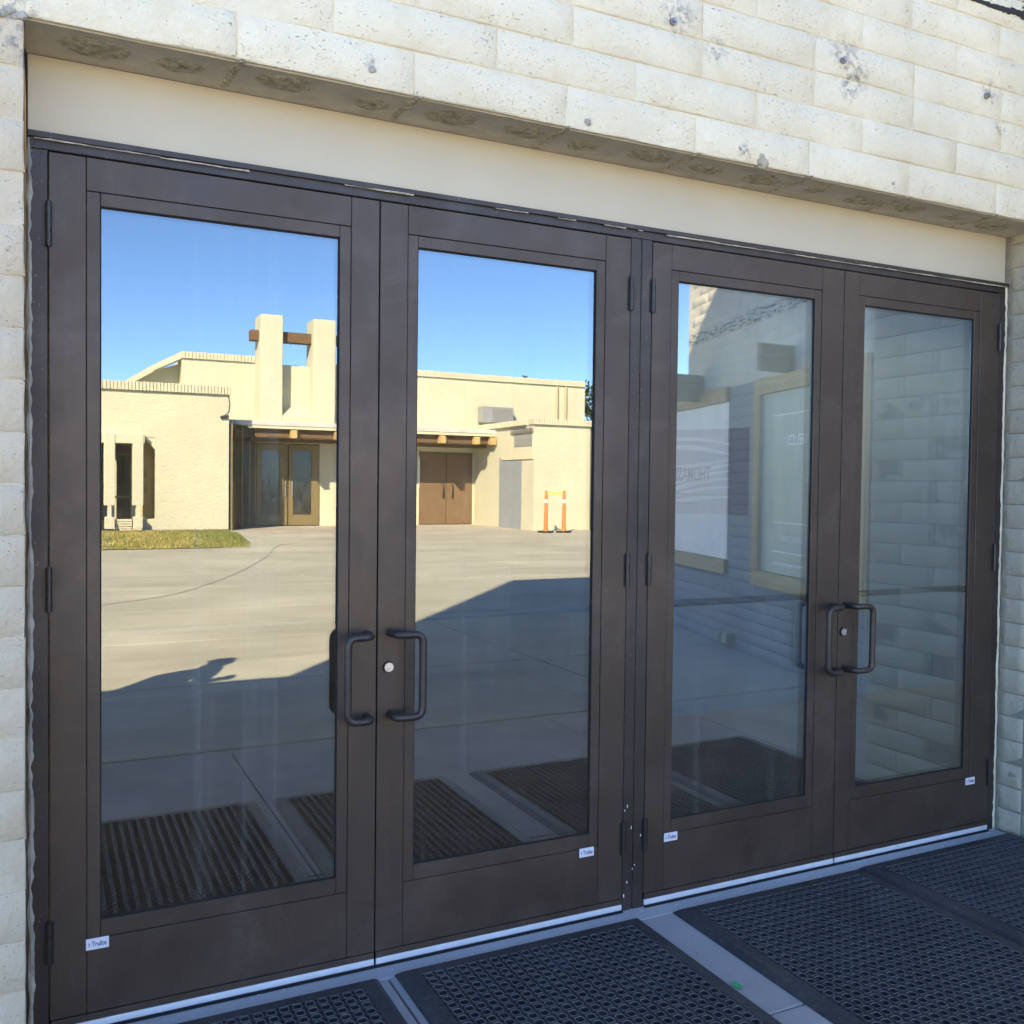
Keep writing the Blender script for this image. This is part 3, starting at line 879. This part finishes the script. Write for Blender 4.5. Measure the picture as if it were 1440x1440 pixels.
# ================================================================== RUBBER MATS
def mat_mesh(W, L, name):
    mb = MB(); p = .0365; bw = .052; h = .019
    nx = int((W - 2 * bw) / p); ny = int((L - 2 * bw) / p)
    ox = (W - nx * p) / 2; oy = (L - ny * p) / 2
    N = 12
    c = .0066
    outer = []
    hp = p / 2
    for (sx, sy) in ((1, 1), (-1, 1), (-1, -1), (1, -1)):
        cx, cy = sx * hp, sy * hp
        a0 = {(1, 1): 270, (-1, 1): 0, (-1, -1): 90, (1, -1): 180}[(sx, sy)]
        # quarter of the small hole at this corner, walked anticlockwise round the cell
        for k in range(3):
            a = math.radians({(1, 1): 270 - 45 * k, (-1, 1): 360 - 45 * k, (-1, -1): 90 - 45 * k, (1, -1): 180 - 45 * k}[(sx, sy)])
            outer.append((cx + c * math.cos(a), cy + c * math.sin(a)))
    inn = []
    for (x, y) in outer:
        a = math.atan2(y, x); inn.append(a)
    vs = []; fs = []
    for j in range(ny):
        for i in range(nx):
            cx = ox + (i + .5) * p; cy = oy + (j + .5) * p
            b = len(vs)
            dz = .0006 * noise.noise(Vector((i * .4, j * .4, 0)))
            for (x, y) in outer: vs.append((cx + x, cy + y, h - .0022))
            for a in inn: vs.append((cx + 0.0168 * math.cos(a), cy + .0168 * math.sin(a), h - .0018))
            for a in inn: vs.append((cx + .0156 * math.cos(a), cy + .0156 * math.sin(a), h + .0022 + dz))
            for a in inn: vs.append((cx + .0138 * math.cos(a), cy + .0138 * math.sin(a), h + .0014))
            for a in inn: vs.append((cx + .0134 * math.cos(a), cy + .0134 * math.sin(a), .002))
            for (x, y) in outer: vs.append((cx + x, cy + y, .002))
            for k in range(N):
                k2 = (k + 1) % N
                for r in range(4):
                    fs.append((b + r * N + k, b + r * N + k2, b + (r + 1) * N + k2, b + (r + 1) * N + k))
                if k % 3 != 2:
                    fs.append((b + k2, b + k, b + 5 * N + k, b + 5 * N + k2))
    mb.add(vs, fs, False)
    # bevelled border
    x0, x1, y0, y1 = ox, W - ox, oy, L - oy
    B = [(0, 0, W, L, 0.0), (.004, .004, W - .004, L - .004, .005), (.02, .02, W - .02, L - .02, h - .002), (x0 - .004, y0 - .004, x1 + .004, y1 + .004, h), (x0, y0, x1, y1, h - .0022)]
    vs = []; fs = []
    for (a, b_, c_, d, z) in B: vs += [(a, b_, z), (c_, b_, z), (c_, d, z), (a, d, z)]
    for r in range(len(B) - 1):
        for k in range(4):
            k2 = (k + 1) % 4
            fs.append((r * 4 + k, r * 4 + k2, r * 4 + 4 + k2, r * 4 + 4 + k))
    mb.add(vs, fs)
    return mb.mesh(name, M['rubber'])
MW, ML = .895, 1.585
mme = mat_mesh(MW, ML, "rubber_mat")
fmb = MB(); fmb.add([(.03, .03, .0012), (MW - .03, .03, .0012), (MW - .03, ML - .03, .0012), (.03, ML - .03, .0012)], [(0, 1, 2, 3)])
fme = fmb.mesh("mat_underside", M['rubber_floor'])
for (x, y, rz, lab) in ((.003, -1.668, .0, "perforated black rubber mat in front of the leftmost glass door"),
                        (.955, -1.665, .002, "perforated black rubber mat left of the gap with the green paint dab"),
                        (1.978, -1.672, -.004, "perforated black rubber mat right of the gap with the green paint dab"),
                        (2.893, -1.664, .003, "perforated black rubber mat against the right-hand block pier")):
    t = thing("rubber_mat", lab, "doormat", (x, y, .0015), rz, "rubber mats along the doors")
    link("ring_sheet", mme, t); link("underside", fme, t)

# ================================================================== WING (angled wall on the right, seen in the reflection)
WA = math.atan2(-.966, .26)
WING = thing("brick_wing", "angled block side wing with timber-framed panels, cream above and grey below", "building", (4.89, -.72, 0), WA)
def wpart(name, mb, mat, kind=None): return part(name, mb, mat, WING, False, kind)
mb = MB(); mb.box(-.3, 4.90, .0016, .5, 2.475, 5.6); wpart("upper_wall", mb, M['wing_cream'])
mb = MB(); mb.box(-.3, 5.9, .0016, .5, 0, 2.47); wpart("lower_wall", mb, M['mortar_grey'])
mb = MB(); mb.box(4.9, 5.9, .1, .5, 2.47, 2.55); wpart("low_roof", mb, M['wing_cream'])
wb = brick_meshes("wing_brick", .394, .097, .05, M['wing_cream'], 6, .002, 6, 3, 11)
wg = brick_meshes("wing_brick_grey", .394, .097, .05, M['wing_grey'], 6, .002, 6, 3, 12)
wh = brick_meshes("wing_brick_short", .27, .097, .05, M['wing_grey'], 4, .002, 5, 3, 13)
ws = brick_meshes("wing_soldier_brick", .062, .135, .05, M['wing_grey'], 4, .003, 3, 3, 14)
for c in range(12):                       # cream courses above the openings
    z = 2.53 + c * .1015
    s_ = 1.0 + (.2 if c % 2 else 0)
    while s_ + .2 < 4.9:
        if not (s_ + .2 > 4.71): put_brick(wb, WING, (s_ + .2, 0, z))
        s_ += .4
for c in range(5):                        # grey courses under the sills
    z = .05 + c * .1015
    s_ = .9 + (.2 if c % 2 else 0)
    while s_ < 5.6:
        put_brick(wg, WING, (s_ + .2, 0, z)); s_ += .4
s_ = 1.3
while s_ < 5.5:
    put_brick(ws, WING, (s_, 0, .58)); s_ += .073
for c in range(18):                       # column between the two panels
    z = .70 + c * .1015
    if c % 2: put_brick(wg, WING, (3.40, 0, z)); put_brick(wh, WING, (3.735, 0, z))
    else: put_brick(wh, WING, (3.335, 0, z)); put_brick(wg, WING, (3.672, 0, z))
for c in range(18):                       # column beside the pier
    z = .70 + c * .1015
    put_brick(wg, WING, (1.14 + (.1 if c % 2 else 0), 0, z))
# framed panel, far
def board(name, x0, x1, y0, y1, z0, z1, mat=None): 
    cx, cz = (x0 + x1) / 2, (z0 + z1) / 2
    mb = MB(); mb.box(x0 - cx, x1 - cx, y0, y1, z0 - cz, z1 - cz, .004)
    o = link(name, mb.mesh(name, mat or M['lumber']), WING, (cx, 0, cz)); return o
def vboard(name, x0, x1, y0, y1, z0, z1, mat=None):
    L = z1 - z0; cx, cz = (x0 + x1) / 2, (z0 + z1) / 2; w = x1 - x0
    mb = MB(); mb.box(-L / 2, L / 2, y0, y1, -w / 2, w / 2, .004)
    return link(name, mb.mesh(name, mat or M['lumber']), WING, (cx, 0, cz), (0, math.pi / 2, 0))
board("timber_board", 3.80, 5.55, -.05, .01, 2.335, 2.475); board("timber_board", 3.80, 5.55, -.05, .01, .685, .825)
mb = MB(); mb.box(3.80, 5.5, -.02, .008, .828, 2.332); wpart("white_panel", mb, M['white_board'])
vboard("timber_board", 5.41, 5.55, -.052, .01, .828, 2.332)
# framed panel, near
board("timber_board", 1.36, 3.21, -.05, .01, 2.335, 2.475); board("timber_board", 1.36, 3.21, -.05, .01, .65, .785)
vboard("timber_board", 3.09, 3.21, -.052, .01, .788, 2.332); vboard("timber_board", 1.36, 1.48, -.052, .01, .788, 2.332)
mb = MB(); mb.box(1.483, 3.087, -.012, .008, .788, 2.332); POST = wpart("poster_panel", mb, M['poster'])
mb = MB()
for z in (2.135, 1.225, .975): mb.box(1.95, 2.86, -.0145, -.0125, z - .005, z + .005)
part("print_rule", mb, M['white_print'], POST, False)
def poster_text(body, s0, z, size, sx=1.0, bold=.002):
    text_mesh("lettering", body, size, M['white_print'], POST, (s0, -.0140, z), (math.pi / 2, 0, 0), 'LEFT', sx, .0003, bold)
poster_text("FIELD", 2.22, 1.875, .125, 1.35); poster_text("R", 2.22, 1.575, .125, 1.2); poster_text("CULTURE", 2.34, 1.07, .068, 1.2, .001)
mb = MB()
x = 2.33
while x < 2.84:
    w = rnd.uniform(.01, .02); mb.box(x, x + w, -.0145, -.0125, .862, .882 + .006 * (rnd.random() > .6)); x += w + .007
part("small_print", mb, M['white_print'], POST, False)
# boards standing out from the wall over the panels, square to the doors
for (wx0, wx1, wy, z0, z1) in ((5.18, 5.60, -3.20, 2.465, 2.572), (5.18, 5.60, -3.20, 2.576, 2.69), (5.50, 6.10, -5.04, 2.38, 2.565), (5.50, 6.10, -5.04, 2.569, 2.655)):
    mb = MB(); L = wx1 - wx0; mb.box(-L / 2, L / 2, -.022, .022, -(z1 - z0) / 2, (z1 - z0) / 2, .003)
    v = Matrix.Rotation(-WA, 4, 'Z') @ Vector(((wx0 + wx1) / 2 - 4.89, wy + .72, 0))
    link("bracket_board", mb.mesh("bracket_board", M['plywood']), WING, (v.x, v.y, (z0 + z1) / 2), (0, 0, -WA))
# small wall light near the ground
mb = MB(); mb.box(3.62, 3.74, -.09, .0, .04, .15, .01); mb.tube([(3.80, -.05, .09), (3.90, -.05, .09)], [.05, .04], 12)
wpart("ground_lamp", mb, M['pipe'])

# ================================================================== ACROSS THE COURTYARD
# --- low block on the left
LB = thing("stucco_block", "low cream stucco block with tall slit windows beside a strip of lawn", "building", (3.0, -28, 0))
def lpart(name, mb, mat, kind=None, par=None): return part(name, mb, mat, par or LB, True, kind)
mb = MB(); mb.box(-9, 1.55, -34, -28, 0, 4.27); mb.box(1.55, 2.72, -34, -28, 2.95, 4.27); mb.box(1.55, 3.06, -34, -28.5, 0, 2.95)
mb.box(2.72, 3.06, -28.5, -28, 2.87, 4.27); mb.box(3.06, 5.25, -34, -28, 0, 4.27); mb.box(2.72, 3.06, -28.5, -28, 0, .38)
lpart("wall", mb, M['stucco'])
def coping(parent, x0, x1, y0, y1, z0, z1, step, axis='x'):
    mb = MB()
    if axis == 'x':
        n = int((x1 - x0) / step)
        for i in range(n): mb.box(x0 + i * step + .006, x0 + (i + 1) * step - .006, y0, y1 + rnd.uniform(-.006, .006), z0, z1 + rnd.uniform(-.008, .008), .012)
    else:
        n = int((y1 - y0) / step)
        for i in range(n): mb.box(x0 + rnd.uniform(-.006, .006), x1, y0 + i * step + .006, y0 + (i + 1) * step - .006, z0, z1 + rnd.uniform(-.008, .008), .012)
    o = part("coping_bricks", mb, M['stucco'], parent); o['kind'] = 'stuff'; return o
coping(LB, -9, 5.30, -28.35, -27.90, 4.27, 4.54, .1)
mb = MB(); mb.box(2.0, 2.4, -28.45, -28.40, .35, 2.62); lpart("window_pane", mb, M['dark_glass'])
mb = MB(); mb.box(1.0, 1.72, -28.42, -28.40, .35, 2.62); lpart("window_pane", mb, M['dark_glass'])
mb = MB(); mb.box(2.73, 3.05, -28.48, -28.42, .40, 2.86); lpart("window_pane", mb, M['gold_glass'])
mb = MB(); mb.prism([(2.72, 2.869), (3.059, 2.869), (3.059, 2.50)], 'y', -28.45, -28.02); lpart("splayed_reveal", mb, M['stucco'])
for z in (1.15, 1.62):
    mb = MB(); mb.box(2.74, 2.86, -28.42, -28.40, z, z + .2); lpart("window_vent", mb, M['tan_frame'])
for z in (1.05, 2.35):
    mb = MB(); mb.box(1.95, 2.45, -28.40, -28.36, z - .03, z + .03); lpart("window_bar", mb, M['tan_frame'])
for x in (1.62, 2.40):                    # the projecting uprights
    mb = MB(); mb.box(x, x + .30, -28.0, -27.72, .80, 2.95, .01); lpart("pilaster", mb, M['stucco'])
    mb = MB(); mb.box(x + .02, x + .28, -28.0, -27.62, .10, .46, .01); mb.box(x + .1, x + .2, -28, -27.7, .46, .80); lpart("corbel", mb, M['stucco'])
mb = MB(); mb.box(1.5, 2.74, -28.0, -27.74, 2.66, 2.96, .01); lpart("window_head", mb, M['stucco'])
for i in range(5):
    mb = MB(); mb.box(1.93, 2.39, -27.98, -27.80 + .02 * i, .02 + i * .075, .085 + i * .075, .006); lpart("sill_course", mb, M['stucco'])
mb = MB(); mb.tube([(5.22, -27.88, 4.25), (5.26, -27.9, 4.0), (5.24, -27.92, 3.75), (5.12, -27.95, 3.6)], .018, 8); mb.tube([(4.98, -27.96, 3.55), (5.2, -27.92, 3.62)], .045, 8)
lpart("loose_cable", mb, M['black_print'])

# --- main hall with the two towers
MH = thing("stucco_hall", "tall cream stucco hall with two tower piers and a timber beam over its entrance", "building", (10, -32, 0))
def hpart(name, mb, mat, kind=None, par=None): return part(name, mb, mat, par or MH, True, kind)
mb = MB(); mb.prism([(4.31, 3.4), (20.6, 3.4), (20.6, 5.72), (7.07, 5.84), (4.31, 5.84)], 'y', -36, -32)
mb.prism([(1.0, 3.4), (4.31, 3.4), (4.31, 5.7), (3.39, 5.4), (2.85, 4.97), (1.0, 4.3)], 'y', -36, -32.6)
hpart("upper_wall", mb, M['stucco'])
coping(MH, 4.31, 6.85, -32.4, -31.92, 5.84, 6.08, .12); coping(MH, 9.55, 20.7, -32.4, -31.92, 5.72, 5.96, .12)
mb = MB()
for (a, b, c, d) in ((4.31, 6.07, 3.39, 5.55), (3.39, 5.55, 2.2, 4.75)):
    mb.prism([(a, b), (c, d), (c, d - .2), (a, b - .24)], 'y', -32.8, -31.95)
hpart("sloping_coping", mb, M['stucco'])
mb = MB(); mb.box(6.84, 7.62, -32, -31.0, 3.6, 7.46, .02); hpart("tower_pier", mb, M['stucco'])
mb = MB(); mb.box(8.70, 9.52, -32, -31.0, 3.6, 7.44, .02); hpart("tower_pier", mb, M['stucco'])
mb = MB(); mb.box(7.62, 8.70, -32, -31.55, 3.6, 5.75); mb.prism([(-31.55, 4.27), (-31.0, 3.9), (-31.0, 3.6), (-31.55, 3.6)], 'x', 7.62, 8.70)
hpart("tower_infill", mb, M['stucco_pale'])
bmb = MB(); bmb.box(-1.55, 1.55, -.19, .19, -.19, .19, .02)
link("timber_beam", bmb.mesh("timber_beam", M['beam_wood']), MH, (8.10 - 10, -31.5 + 32, 6.75))
mb = MB(); mb.box(4.9, 9.0, -36, -34.5, 0, 3.4); mb.box(8.95, 12.78, -36, -31.0, 0, 3.4); mb.box(14.96, 15.4, -36, -31, 0, 3.4); mb.box(12.78, 14.96, -36, -31, 2.78, 3.4); mb.box(6.66, 8.95, -33, -31, 2.93, 3.4)
hpart("lower_wall", mb, M['stucco_pale'])
# canopy with fascia, flashing and rafter ends
mb = MB(); mb.box(5.27, 15.55, -31.9, -29.0, 3.42, 3.58, .02); hpart("canopy_roof", mb, M['roof_edge'])
mb = MB(); mb.box(6.05, 15.5, -29.12, -29.02, 3.335, 3.415); hpart("fascia", mb, M['stucco_pale'])
bmb = MB(); bmb.box(-4.7, 4.7, -.09, .09, -.14, .14, .01)
link("fascia_beam", bmb.mesh("fascia_beam", M['beam_wood']), MH, (11.0 - 10, -29.3 + 32, 3.19))
bmb = MB(); bmb.box(-4.7, 4.7, -.3, .3, -.05, .05)
link("soffit_board", bmb.mesh("soffit_board", M['beam_wood']), MH, (11.0 - 10, -30.2 + 32, 3.0))
for x in (7.55, 9.05, 12.9, 13.35 + .9, 14.9):
    mb = MB(); mb.box(x - .1, x + .1, -29.21, -28.9, 3.03, 3.30, .01); hpart("rafter_end", mb, M['lumber'])
# glazed return and entrance pair
mb = MB(); mb.prism([(5.30, -28.1), (6.66, -31.0), (6.72, -31.0), (5.36, -28.1)], 'z', .0, 3.40); hpart("glass_return", mb, M['dark_glass'])
for t_ in (0.02, .42, .72, .97):
    x = 5.33 + (6.69 - 5.33) * t_; y = -28.1 - 2.9 * t_
    mb = MB(); mb.box(x - .03, x + .03, y - .03, y + .08, 0, 3.4); hpart("glazing_bar", mb, M['tan_frame'])
ED = []
for (a, b) in ((6.72, 7.80), (7.84, 8.93)):
    mb = MB(); mb.box(a, a + .16, -31.02, -30.95, .03, 2.90); mb.box(b - .28, b, -31.02, -30.95, .03, 2.90); mb.box(a + .16, b - .28, -31.02, -30.95, 2.68, 2.90); mb.box(a + .16, b - .28, -31.02, -30.95, .03, .40)
    d_ = hpart("entrance_door", mb, M['tan_frame'])
    mb = MB(); mb.box(a + .16, b - .28, -31.0, -30.98, .40, 2.68); part("pane", mb, M['dark_glass'], d_)
    hx = 7.71 if a < 7 else 7.95
    mb = MB(); mb.tube([(hx, -30.9, 1.05), (hx, -30.9, 1.6)], .028, 8); part("handle", mb, M['steel'], d_)
for (a, b, hx) in ((12.80, 13.86, 13.72), (13.88, 14.95, 14.1)):
    mb = MB(); mb.box(a, b, -31.04, -30.96, .02, 2.77, .01); d_ = hpart("brown_door", mb, M['brown_paint'])
    mb = MB(); mb.tube([(hx, -30.92, 1.05), (hx, -30.88, 1.1), (hx, -30.88, 1.5), (hx, -30.92, 1.55)], .026, 8); part("handle", mb, M['black_print'], d_)
# louvred vent box and downpipes
mb = MB(); mb.box(15.62, 17.0, -32, -31.55, 4.02, 4.66, .01); V = hpart("louvre_box", mb, M['vent'])
for i in range(11):
    mb = MB(); mb.box(16.05 + i * .085, 16.05 + i * .085 + .05, -31.56, -31.51, 4.06, 4.62); part("louvre", mb, M['vent'], V)
for x in (19.2, 19.62):
    mb = MB(); mb.tube([(x, -31.93, 3.4), (x, -31.93, 5.7)], .055, 8); hpart("downpipe", mb, M['pipe'])

# --- right block
RB = thing("stucco_annex", "low cream stucco annex with a grey painted strip behind the orange barrier", "building", (15.1, -26, 0))
def rpart(name, mb, mat, kind=None, par=None): return part(name, mb, mat, par or RB, True, kind)
mb = MB(); mb.box(15.05, 17.3, -32, -26, 0, 3.62); rpart("wall", mb, M['stucco'])
coping(RB, 15.0, 17.5, -26.4, -25.9, 3.62, 3.82, .1); coping(RB, 14.93, 15.3, -31.9, -26.4, 3.62, 3.82, .12, 'y')
mb = MB(); mb.box(15.035, 15.05, -28.7, -26.9, 0, 2.55); rpart("grey_patch", mb, M['grey_paint'])
mb = MB(); mb.box(15.0, 15.05, -28.5, -26.0, 2.45, 3.3, .01); rpart("render_patch", mb, M['stucco_pale'])
mb = MB()
for i in range(8): lump(mb, 15.0, -27.6 + i * .2, 3.42, .03, .14, .10, i + 3, 8, 5)
rpart("torn_flashing", mb, M['steel_dull'])
mb = MB(); mb.box(14.985, 15.0, -27.4, -26.05, 2.9, 3.3); rpart("repair_patch", mb, M['vent'])
mb = MB(); mb.box(17.3, 17.6, -32, -26.3, 0, 3.5); rpart("side_wall", mb, M['stucco_pale'])

# --- lawn: one low sheet plus blades
def grass_mat():
    t = NT("dry_grass")
    c = t.mix(t.rng(t.noise(1.1, 5, .6), .35, .65), (.40, .33, .13), (.20, .21, .06))
    x = t.xyz()[0]
    c = t.mix(t.rng(x, 3.0, 5.0, 0, .75), c, (.13, .18, .045))
    t.bsdf(c, .9, 0, None, .1); return t.m
M['grass'] = grass_mat()
mb = MB()
poly = [(-9, -27.85), (5.1, -27.7), (5.25, -26.4), (5.0, -24.2), (4.7, -21.6), (4.36, -20.3), (3.4, -19.75), (1.0, -19.7), (-9, -19.7)]
mb.add([(x, y, .012) for x, y in poly], [tuple(reversed(range(len(poly))))])
for i in range(9000):
    x = -1.0 + rnd.random() * 6.2; y = -27.7 + rnd.random() * 8.0
    lim = 4.4 + .85 * min(1, max(0, (-20.2 - y) / 6))
    if x > lim: continue
    hgt = rnd.uniform(.03, .085); a = rnd.random() * 6.28; w = .018
    dx, dy = math.cos(a) * w, math.sin(a) * w
    mb.add([(x - dx, y - dy, .01), (x + dx, y + dy, .01), (x + rnd.uniform(-.03, .03), y + rnd.uniform(-.03, .03), hgt)], [(0, 1, 2)])
LAWN = part("lawn", mb, M['grass']); LAWN['kind'] = 'stuff'
mb = MB()
for i in range(420):
    x = 1.2 + rnd.random() * 4.0; lump(mb, x, -27.78 + rnd.uniform(-.12, .12), .02, rnd.uniform(.02, .05), .04, rnd.uniform(.02, .04), i, 6, 3)
GR = part("gravel_strip", mb, simple("brown_gravel", (.20, .16, .12), .9, 0, .4, 12)); GR['kind'] = 'stuff'

# --- barrier posts
def post(x, y, lab):
    t = thing("barrier_post", lab, "barrier post", (x, y, 0), 0, "orange barrier posts")
    mb = MB(); n = 8
    mb.prism([(.26 * math.cos(2 * math.pi * k / n + .39), .26 * math.sin(2 * math.pi * k / n + .39)) for k in range(n)], 'z', .0, .05)
    part("base", mb, M['gap'], t, False)
    mb = MB(); mb.tube([(0, 0, .05), (0, 0, .12), (0, 0, 1.22), (0, 0, 1.28)], [.085, .07, .05, .045], 14); part("post", mb, M['orange'], t, False)
    for z in (.98,):
        mb = MB(); mb.tube([(0, 0, z), (0, 0, z + .11)], [.0595, .0575], 14, False); part("reflective_band", mb, M['reflector'], t, False)
    mb = MB(); mb.tube([(0, 0, 1.28), (0, 0, 1.33), (.0, 0, 1.38)], [.025, .045, .04], 10); part("top_knob", mb, M['orange'], t, False)
post(14.74, -24.5, "orange barrier post nearer the grey painted strip, left end of the tape")
post(15.33, -24.35, "orange barrier post farther from the grey painted strip, right end of the tape")
mb = MB()
for k in range(2):
    pts = [(14.74 + .59 * i / 10, -24.45 + .1 * i / 10, 1.34 - .05 * math.sin(math.pi * i / 10) - k * .0) for i in range(11)]
    vs = []; fs = []
    for (x, y, z) in pts: vs += [(x, y + .001 * k, z - .025), (x, y + .001 * k, z + .025)]
    for i in range(10): fs.append((2 * i, 2 * i + 2, 2 * i + 3, 2 * i + 1))
    mb.add(vs, fs)
tag(part("barrier_tape", mb, M['tape']), "yellow caution tape strung between the two orange posts", "tape")

# --- trees and shrub
def leaf_mat(name, a, b):
    t = NT(name)
    c = t.mix(t.rng(t.noise(1.4, 4), .35, .65), a, b)
    t.bsdf(c, .7, 0, None, .2); return t.m
M['leaf'] = leaf_mat("dark_leaves", (.030, .050, .018), (.060, .085, .030))
M['bark'] = simple("grey_bark", (.16, .12, .09), .9, 0, .3, 9, .02, 20)
def tree(name, x, y, h, r, lab, cat, nclump=60, leaf=.13, group=None, seed=1):
    rr = random.Random(seed)
    t = thing(name, lab, cat, (x, y, 0), 0, group)
    mb = MB()
    mb.tube([(0, 0, 0), (.05, .02, h * .3), (-.03, .05, h * .55), (0, 0, h * .85)], [h * .035, h * .028, h * .02, h * .006], 8)
    cl = []
    for i in range(nclump):
        while True:
            d = Vector((rr.uniform(-1, 1), rr.uniform(-1, 1), rr.uniform(-1, 1)))
            if d.length < 1: break
        c = Vector((d.x * r, d.y * r, h * .66 + d.z * h * .34)); cl.append(c)
        if i % 6 == 0: mb.tube([(0, 0, h * rr.uniform(.35, .6)), (c.x * .5, c.y * .5, c.z * .8), tuple(c)], [h * .014, h * .009, h * .003], 5)
    part("trunk", mb, M['bark'], t, False)
    mb = MB()
    for c in cl:
        for k in range(34):
            d = Vector((rr.gauss(0, 1), rr.gauss(0, 1), rr.gauss(0, .8))) * r * .16
            p = c + d; a = Vector((rr.uniform(-1, 1), rr.uniform(-1, 1), rr.uniform(-1, 1))).normalized() * leaf; b = a.cross(Vector((rr.uniform(-1, 1), rr.uniform(-1, 1), rr.uniform(-1, 1)))).normalized() * leaf * .45
            mb.add([p - a, p + b, p + a, p - b], [(0, 1, 2, 3)])
    part("crown", mb, M['leaf'], t, False)
tree("tree", 27.0, -41.0, 7.3, 2.0, "dark leafy tree beyond the annex, by the hall's end wall", "tree", 70, .16, None, 3)
tree("palm_top_tree", 24.6, -46.0, 8.6, 1.0, "dark treetop just showing over the hall's coping", "tree", 26, .16, None, 5)
tree("shrub", 17.75, -25.6, 1.3, .38, "small weedy shrub at the foot of the annex corner", "shrub", 24, .06, None, 9)

# ================================================================== PHOTOGRAPHER (casts the shadow seen in the first pane)
def person():
    P = thing("person", "person in dark clothes standing behind the camera with both hands raised to a phone", "person", (-.33, -3.32, 0), -.25)
    V = {}
    joints = [("pelvis", (0, 0, .96), .15), ("waist", (0, 0, 1.10), .18), ("chest", (0, .01, 1.32), .21), ("neckb", (0, 0, 1.46), .075), ("neck", (0, .015, 1.53), .058),
              ("head1", (0, .03, 1.60), .085), ("head2", (0, .03, 1.70), .095), ("head3", (0, .02, 1.76), .07)]
    edges = [("pelvis", "waist"), ("waist", "chest"), ("chest", "neckb"), ("neckb", "neck"), ("neck", "head1"), ("head1", "head2"), ("head2", "head3")]
    for s_, n_ in ((-1, "l"), (1, "r")):
        joints += [("sh" + n_, (s_ * .19, 0, 1.42), .085), ("el" + n_, (s_ * .235, .15, 1.14), .060), ("wr" + n_, (s_ * .11 + .06, .34, 1.37), .045), ("ha" + n_, (s_ * .085 + .06, .41, 1.45), .034),
                   ("hip" + n_, (s_ * .10, 0, .90), .125), ("kn" + n_, (s_ * .12, .03, .50), .082), ("an" + n_, (s_ * .13, -.02, .09), .058), ("to" + n_, (s_ * .15, .15, .045), .042)]
        edges += [("chest", "sh" + n_), ("sh" + n_, "el" + n_), ("el" + n_, "wr" + n_), ("wr" + n_, "ha" + n_), ("pelvis", "hip" + n_), ("hip" + n_, "kn" + n_), ("kn" + n_, "an" + n_), ("an" + n_, "to" + n_)]
        for k in range(4):
            b = ("ha" + n_)
            joints += [("f%d%s" % (k, n_), (s_ * (.075) + .06, .425 + .004 * k, 1.475 - .018 * k), .010), ("g%d%s" % (k, n_), (s_ * .045 + .06, .45, 1.49 - .021 * k), .009), ("k%d%s" % (k, n_), (s_ * .02 + .06, .452, 1.488 - .021 * k), .008)]
            edges += [(b, "f%d%s" % (k, n_)), ("f%d%s" % (k, n_), "g%d%s" % (k, n_)), ("g%d%s" % (k, n_), "k%d%s" % (k, n_))]
        joints += [("t0" + n_, (s_ * .07 + .06, .40, 1.48), .012), ("t1" + n_, (s_ * .045 + .06, .415, 1.51), .010)]
        edges += [("ha" + n_, "t0" + n_), ("t0" + n_, "t1" + n_)]
    for i, j in enumerate(joints): V[j[0]] = i
    me = bpy.data.meshes.new("person_body")
    me.from_pydata([j[1] for j in joints], [(V[a], V[b]) for a, b in edges], [])
    o = bpy.data.objects.new("person_tmp", me); COL.objects.link(o)
    md = o.modifiers.new("skin", 'SKIN')
    for i, j in enumerate(joints):
        sv = me.skin_vertices[0].data[i]; sv.radius = (j[2], j[2] * (.8 if j[0] in ("chest", "waist", "pelvis") else 1)); sv.use_root = (i == 0)
    sb = o.modifiers.new("sub", 'SUBSURF'); sb.levels = 2; sb.render_levels = 2
    dg = bpy.context.evaluated_depsgraph_get()
    bm_ = bpy.data.meshes.new_from_object(o.evaluated_get(dg))
    bpy.data.objects.remove(o)
    bm_.materials.clear(); bm_.materials.append(simple("dark_shirt", (.045, .046, .058), .85)); bm_.materials.append(simple("skin", (.42, .25, .17), .55, 0, .06, 9)); bm_.materials.append(simple("blue_jeans", (.05, .065, .11), .9)); bm_.materials.append(simple("dark_shoes", (.03, .026, .022), .6))
    for pl in bm_.polygons:
        c = pl.center
        pl.material_index = 1 if c.z > 1.515 or (c.y > .30 and c.z > 1.30) else 3 if c.z < .10 else 2 if c.z < .98 else 0
    bm_.polygons.foreach_set("use_smooth", [True] * len(bm_.polygons))
    link("body", bm_, P)
    sk = bm_.materials[1]
    mb = MB(); mb.tube([(0, .118, 1.675), (0, .140, 1.645), (0, .118, 1.632)], [.010, .016, .011], 8); part("nose", mb, sk, P, False)
    for q in (-1, 1):
        mb = MB(); lump(mb, q * .034, .108, 1.672, .014, .010, .008, 5, 10, 6); part("eye", mb, M['sticker'], P, False)
        mb = MB(); lump(mb, q * .034, .1165, 1.672, .006, .004, .006, 6, 8, 5); part("pupil", mb, M['black_print'], P, False)
        mb = MB(); lump(mb, q * .098, .02, 1.655, .010, .022, .034, 7, 10, 6); part("ear", mb, sk, P, False)
    mb = MB(); lump(mb, 0, .112, 1.602, .026, .008, .007, 8, 10, 5); part("mouth", mb, simple("lips", (.35, .14, .11), .5), P, False)
    mb = MB(); lump(mb, 0, -.012, 1.728, .100, .108, .085, 2, 14, 8); part("hair", mb, simple("dark_hair", (.03, .02, .015), .7), P, False)
    ph = thing("phone", "dark phone held upright in the person's hands behind the camera", "phone", (-.21, -2.885, 1.425), -.25)
    mb = MB(); mb.box(-.04, .04, -.004, .004, 0, .16, .003); part("body", mb, M['gap'], ph, False)
    mb = MB(); mb.box(-.037, .037, -.0052, -.0042, .004, .156); part("screen", mb, M['dark_glass'], ph, False)
person()
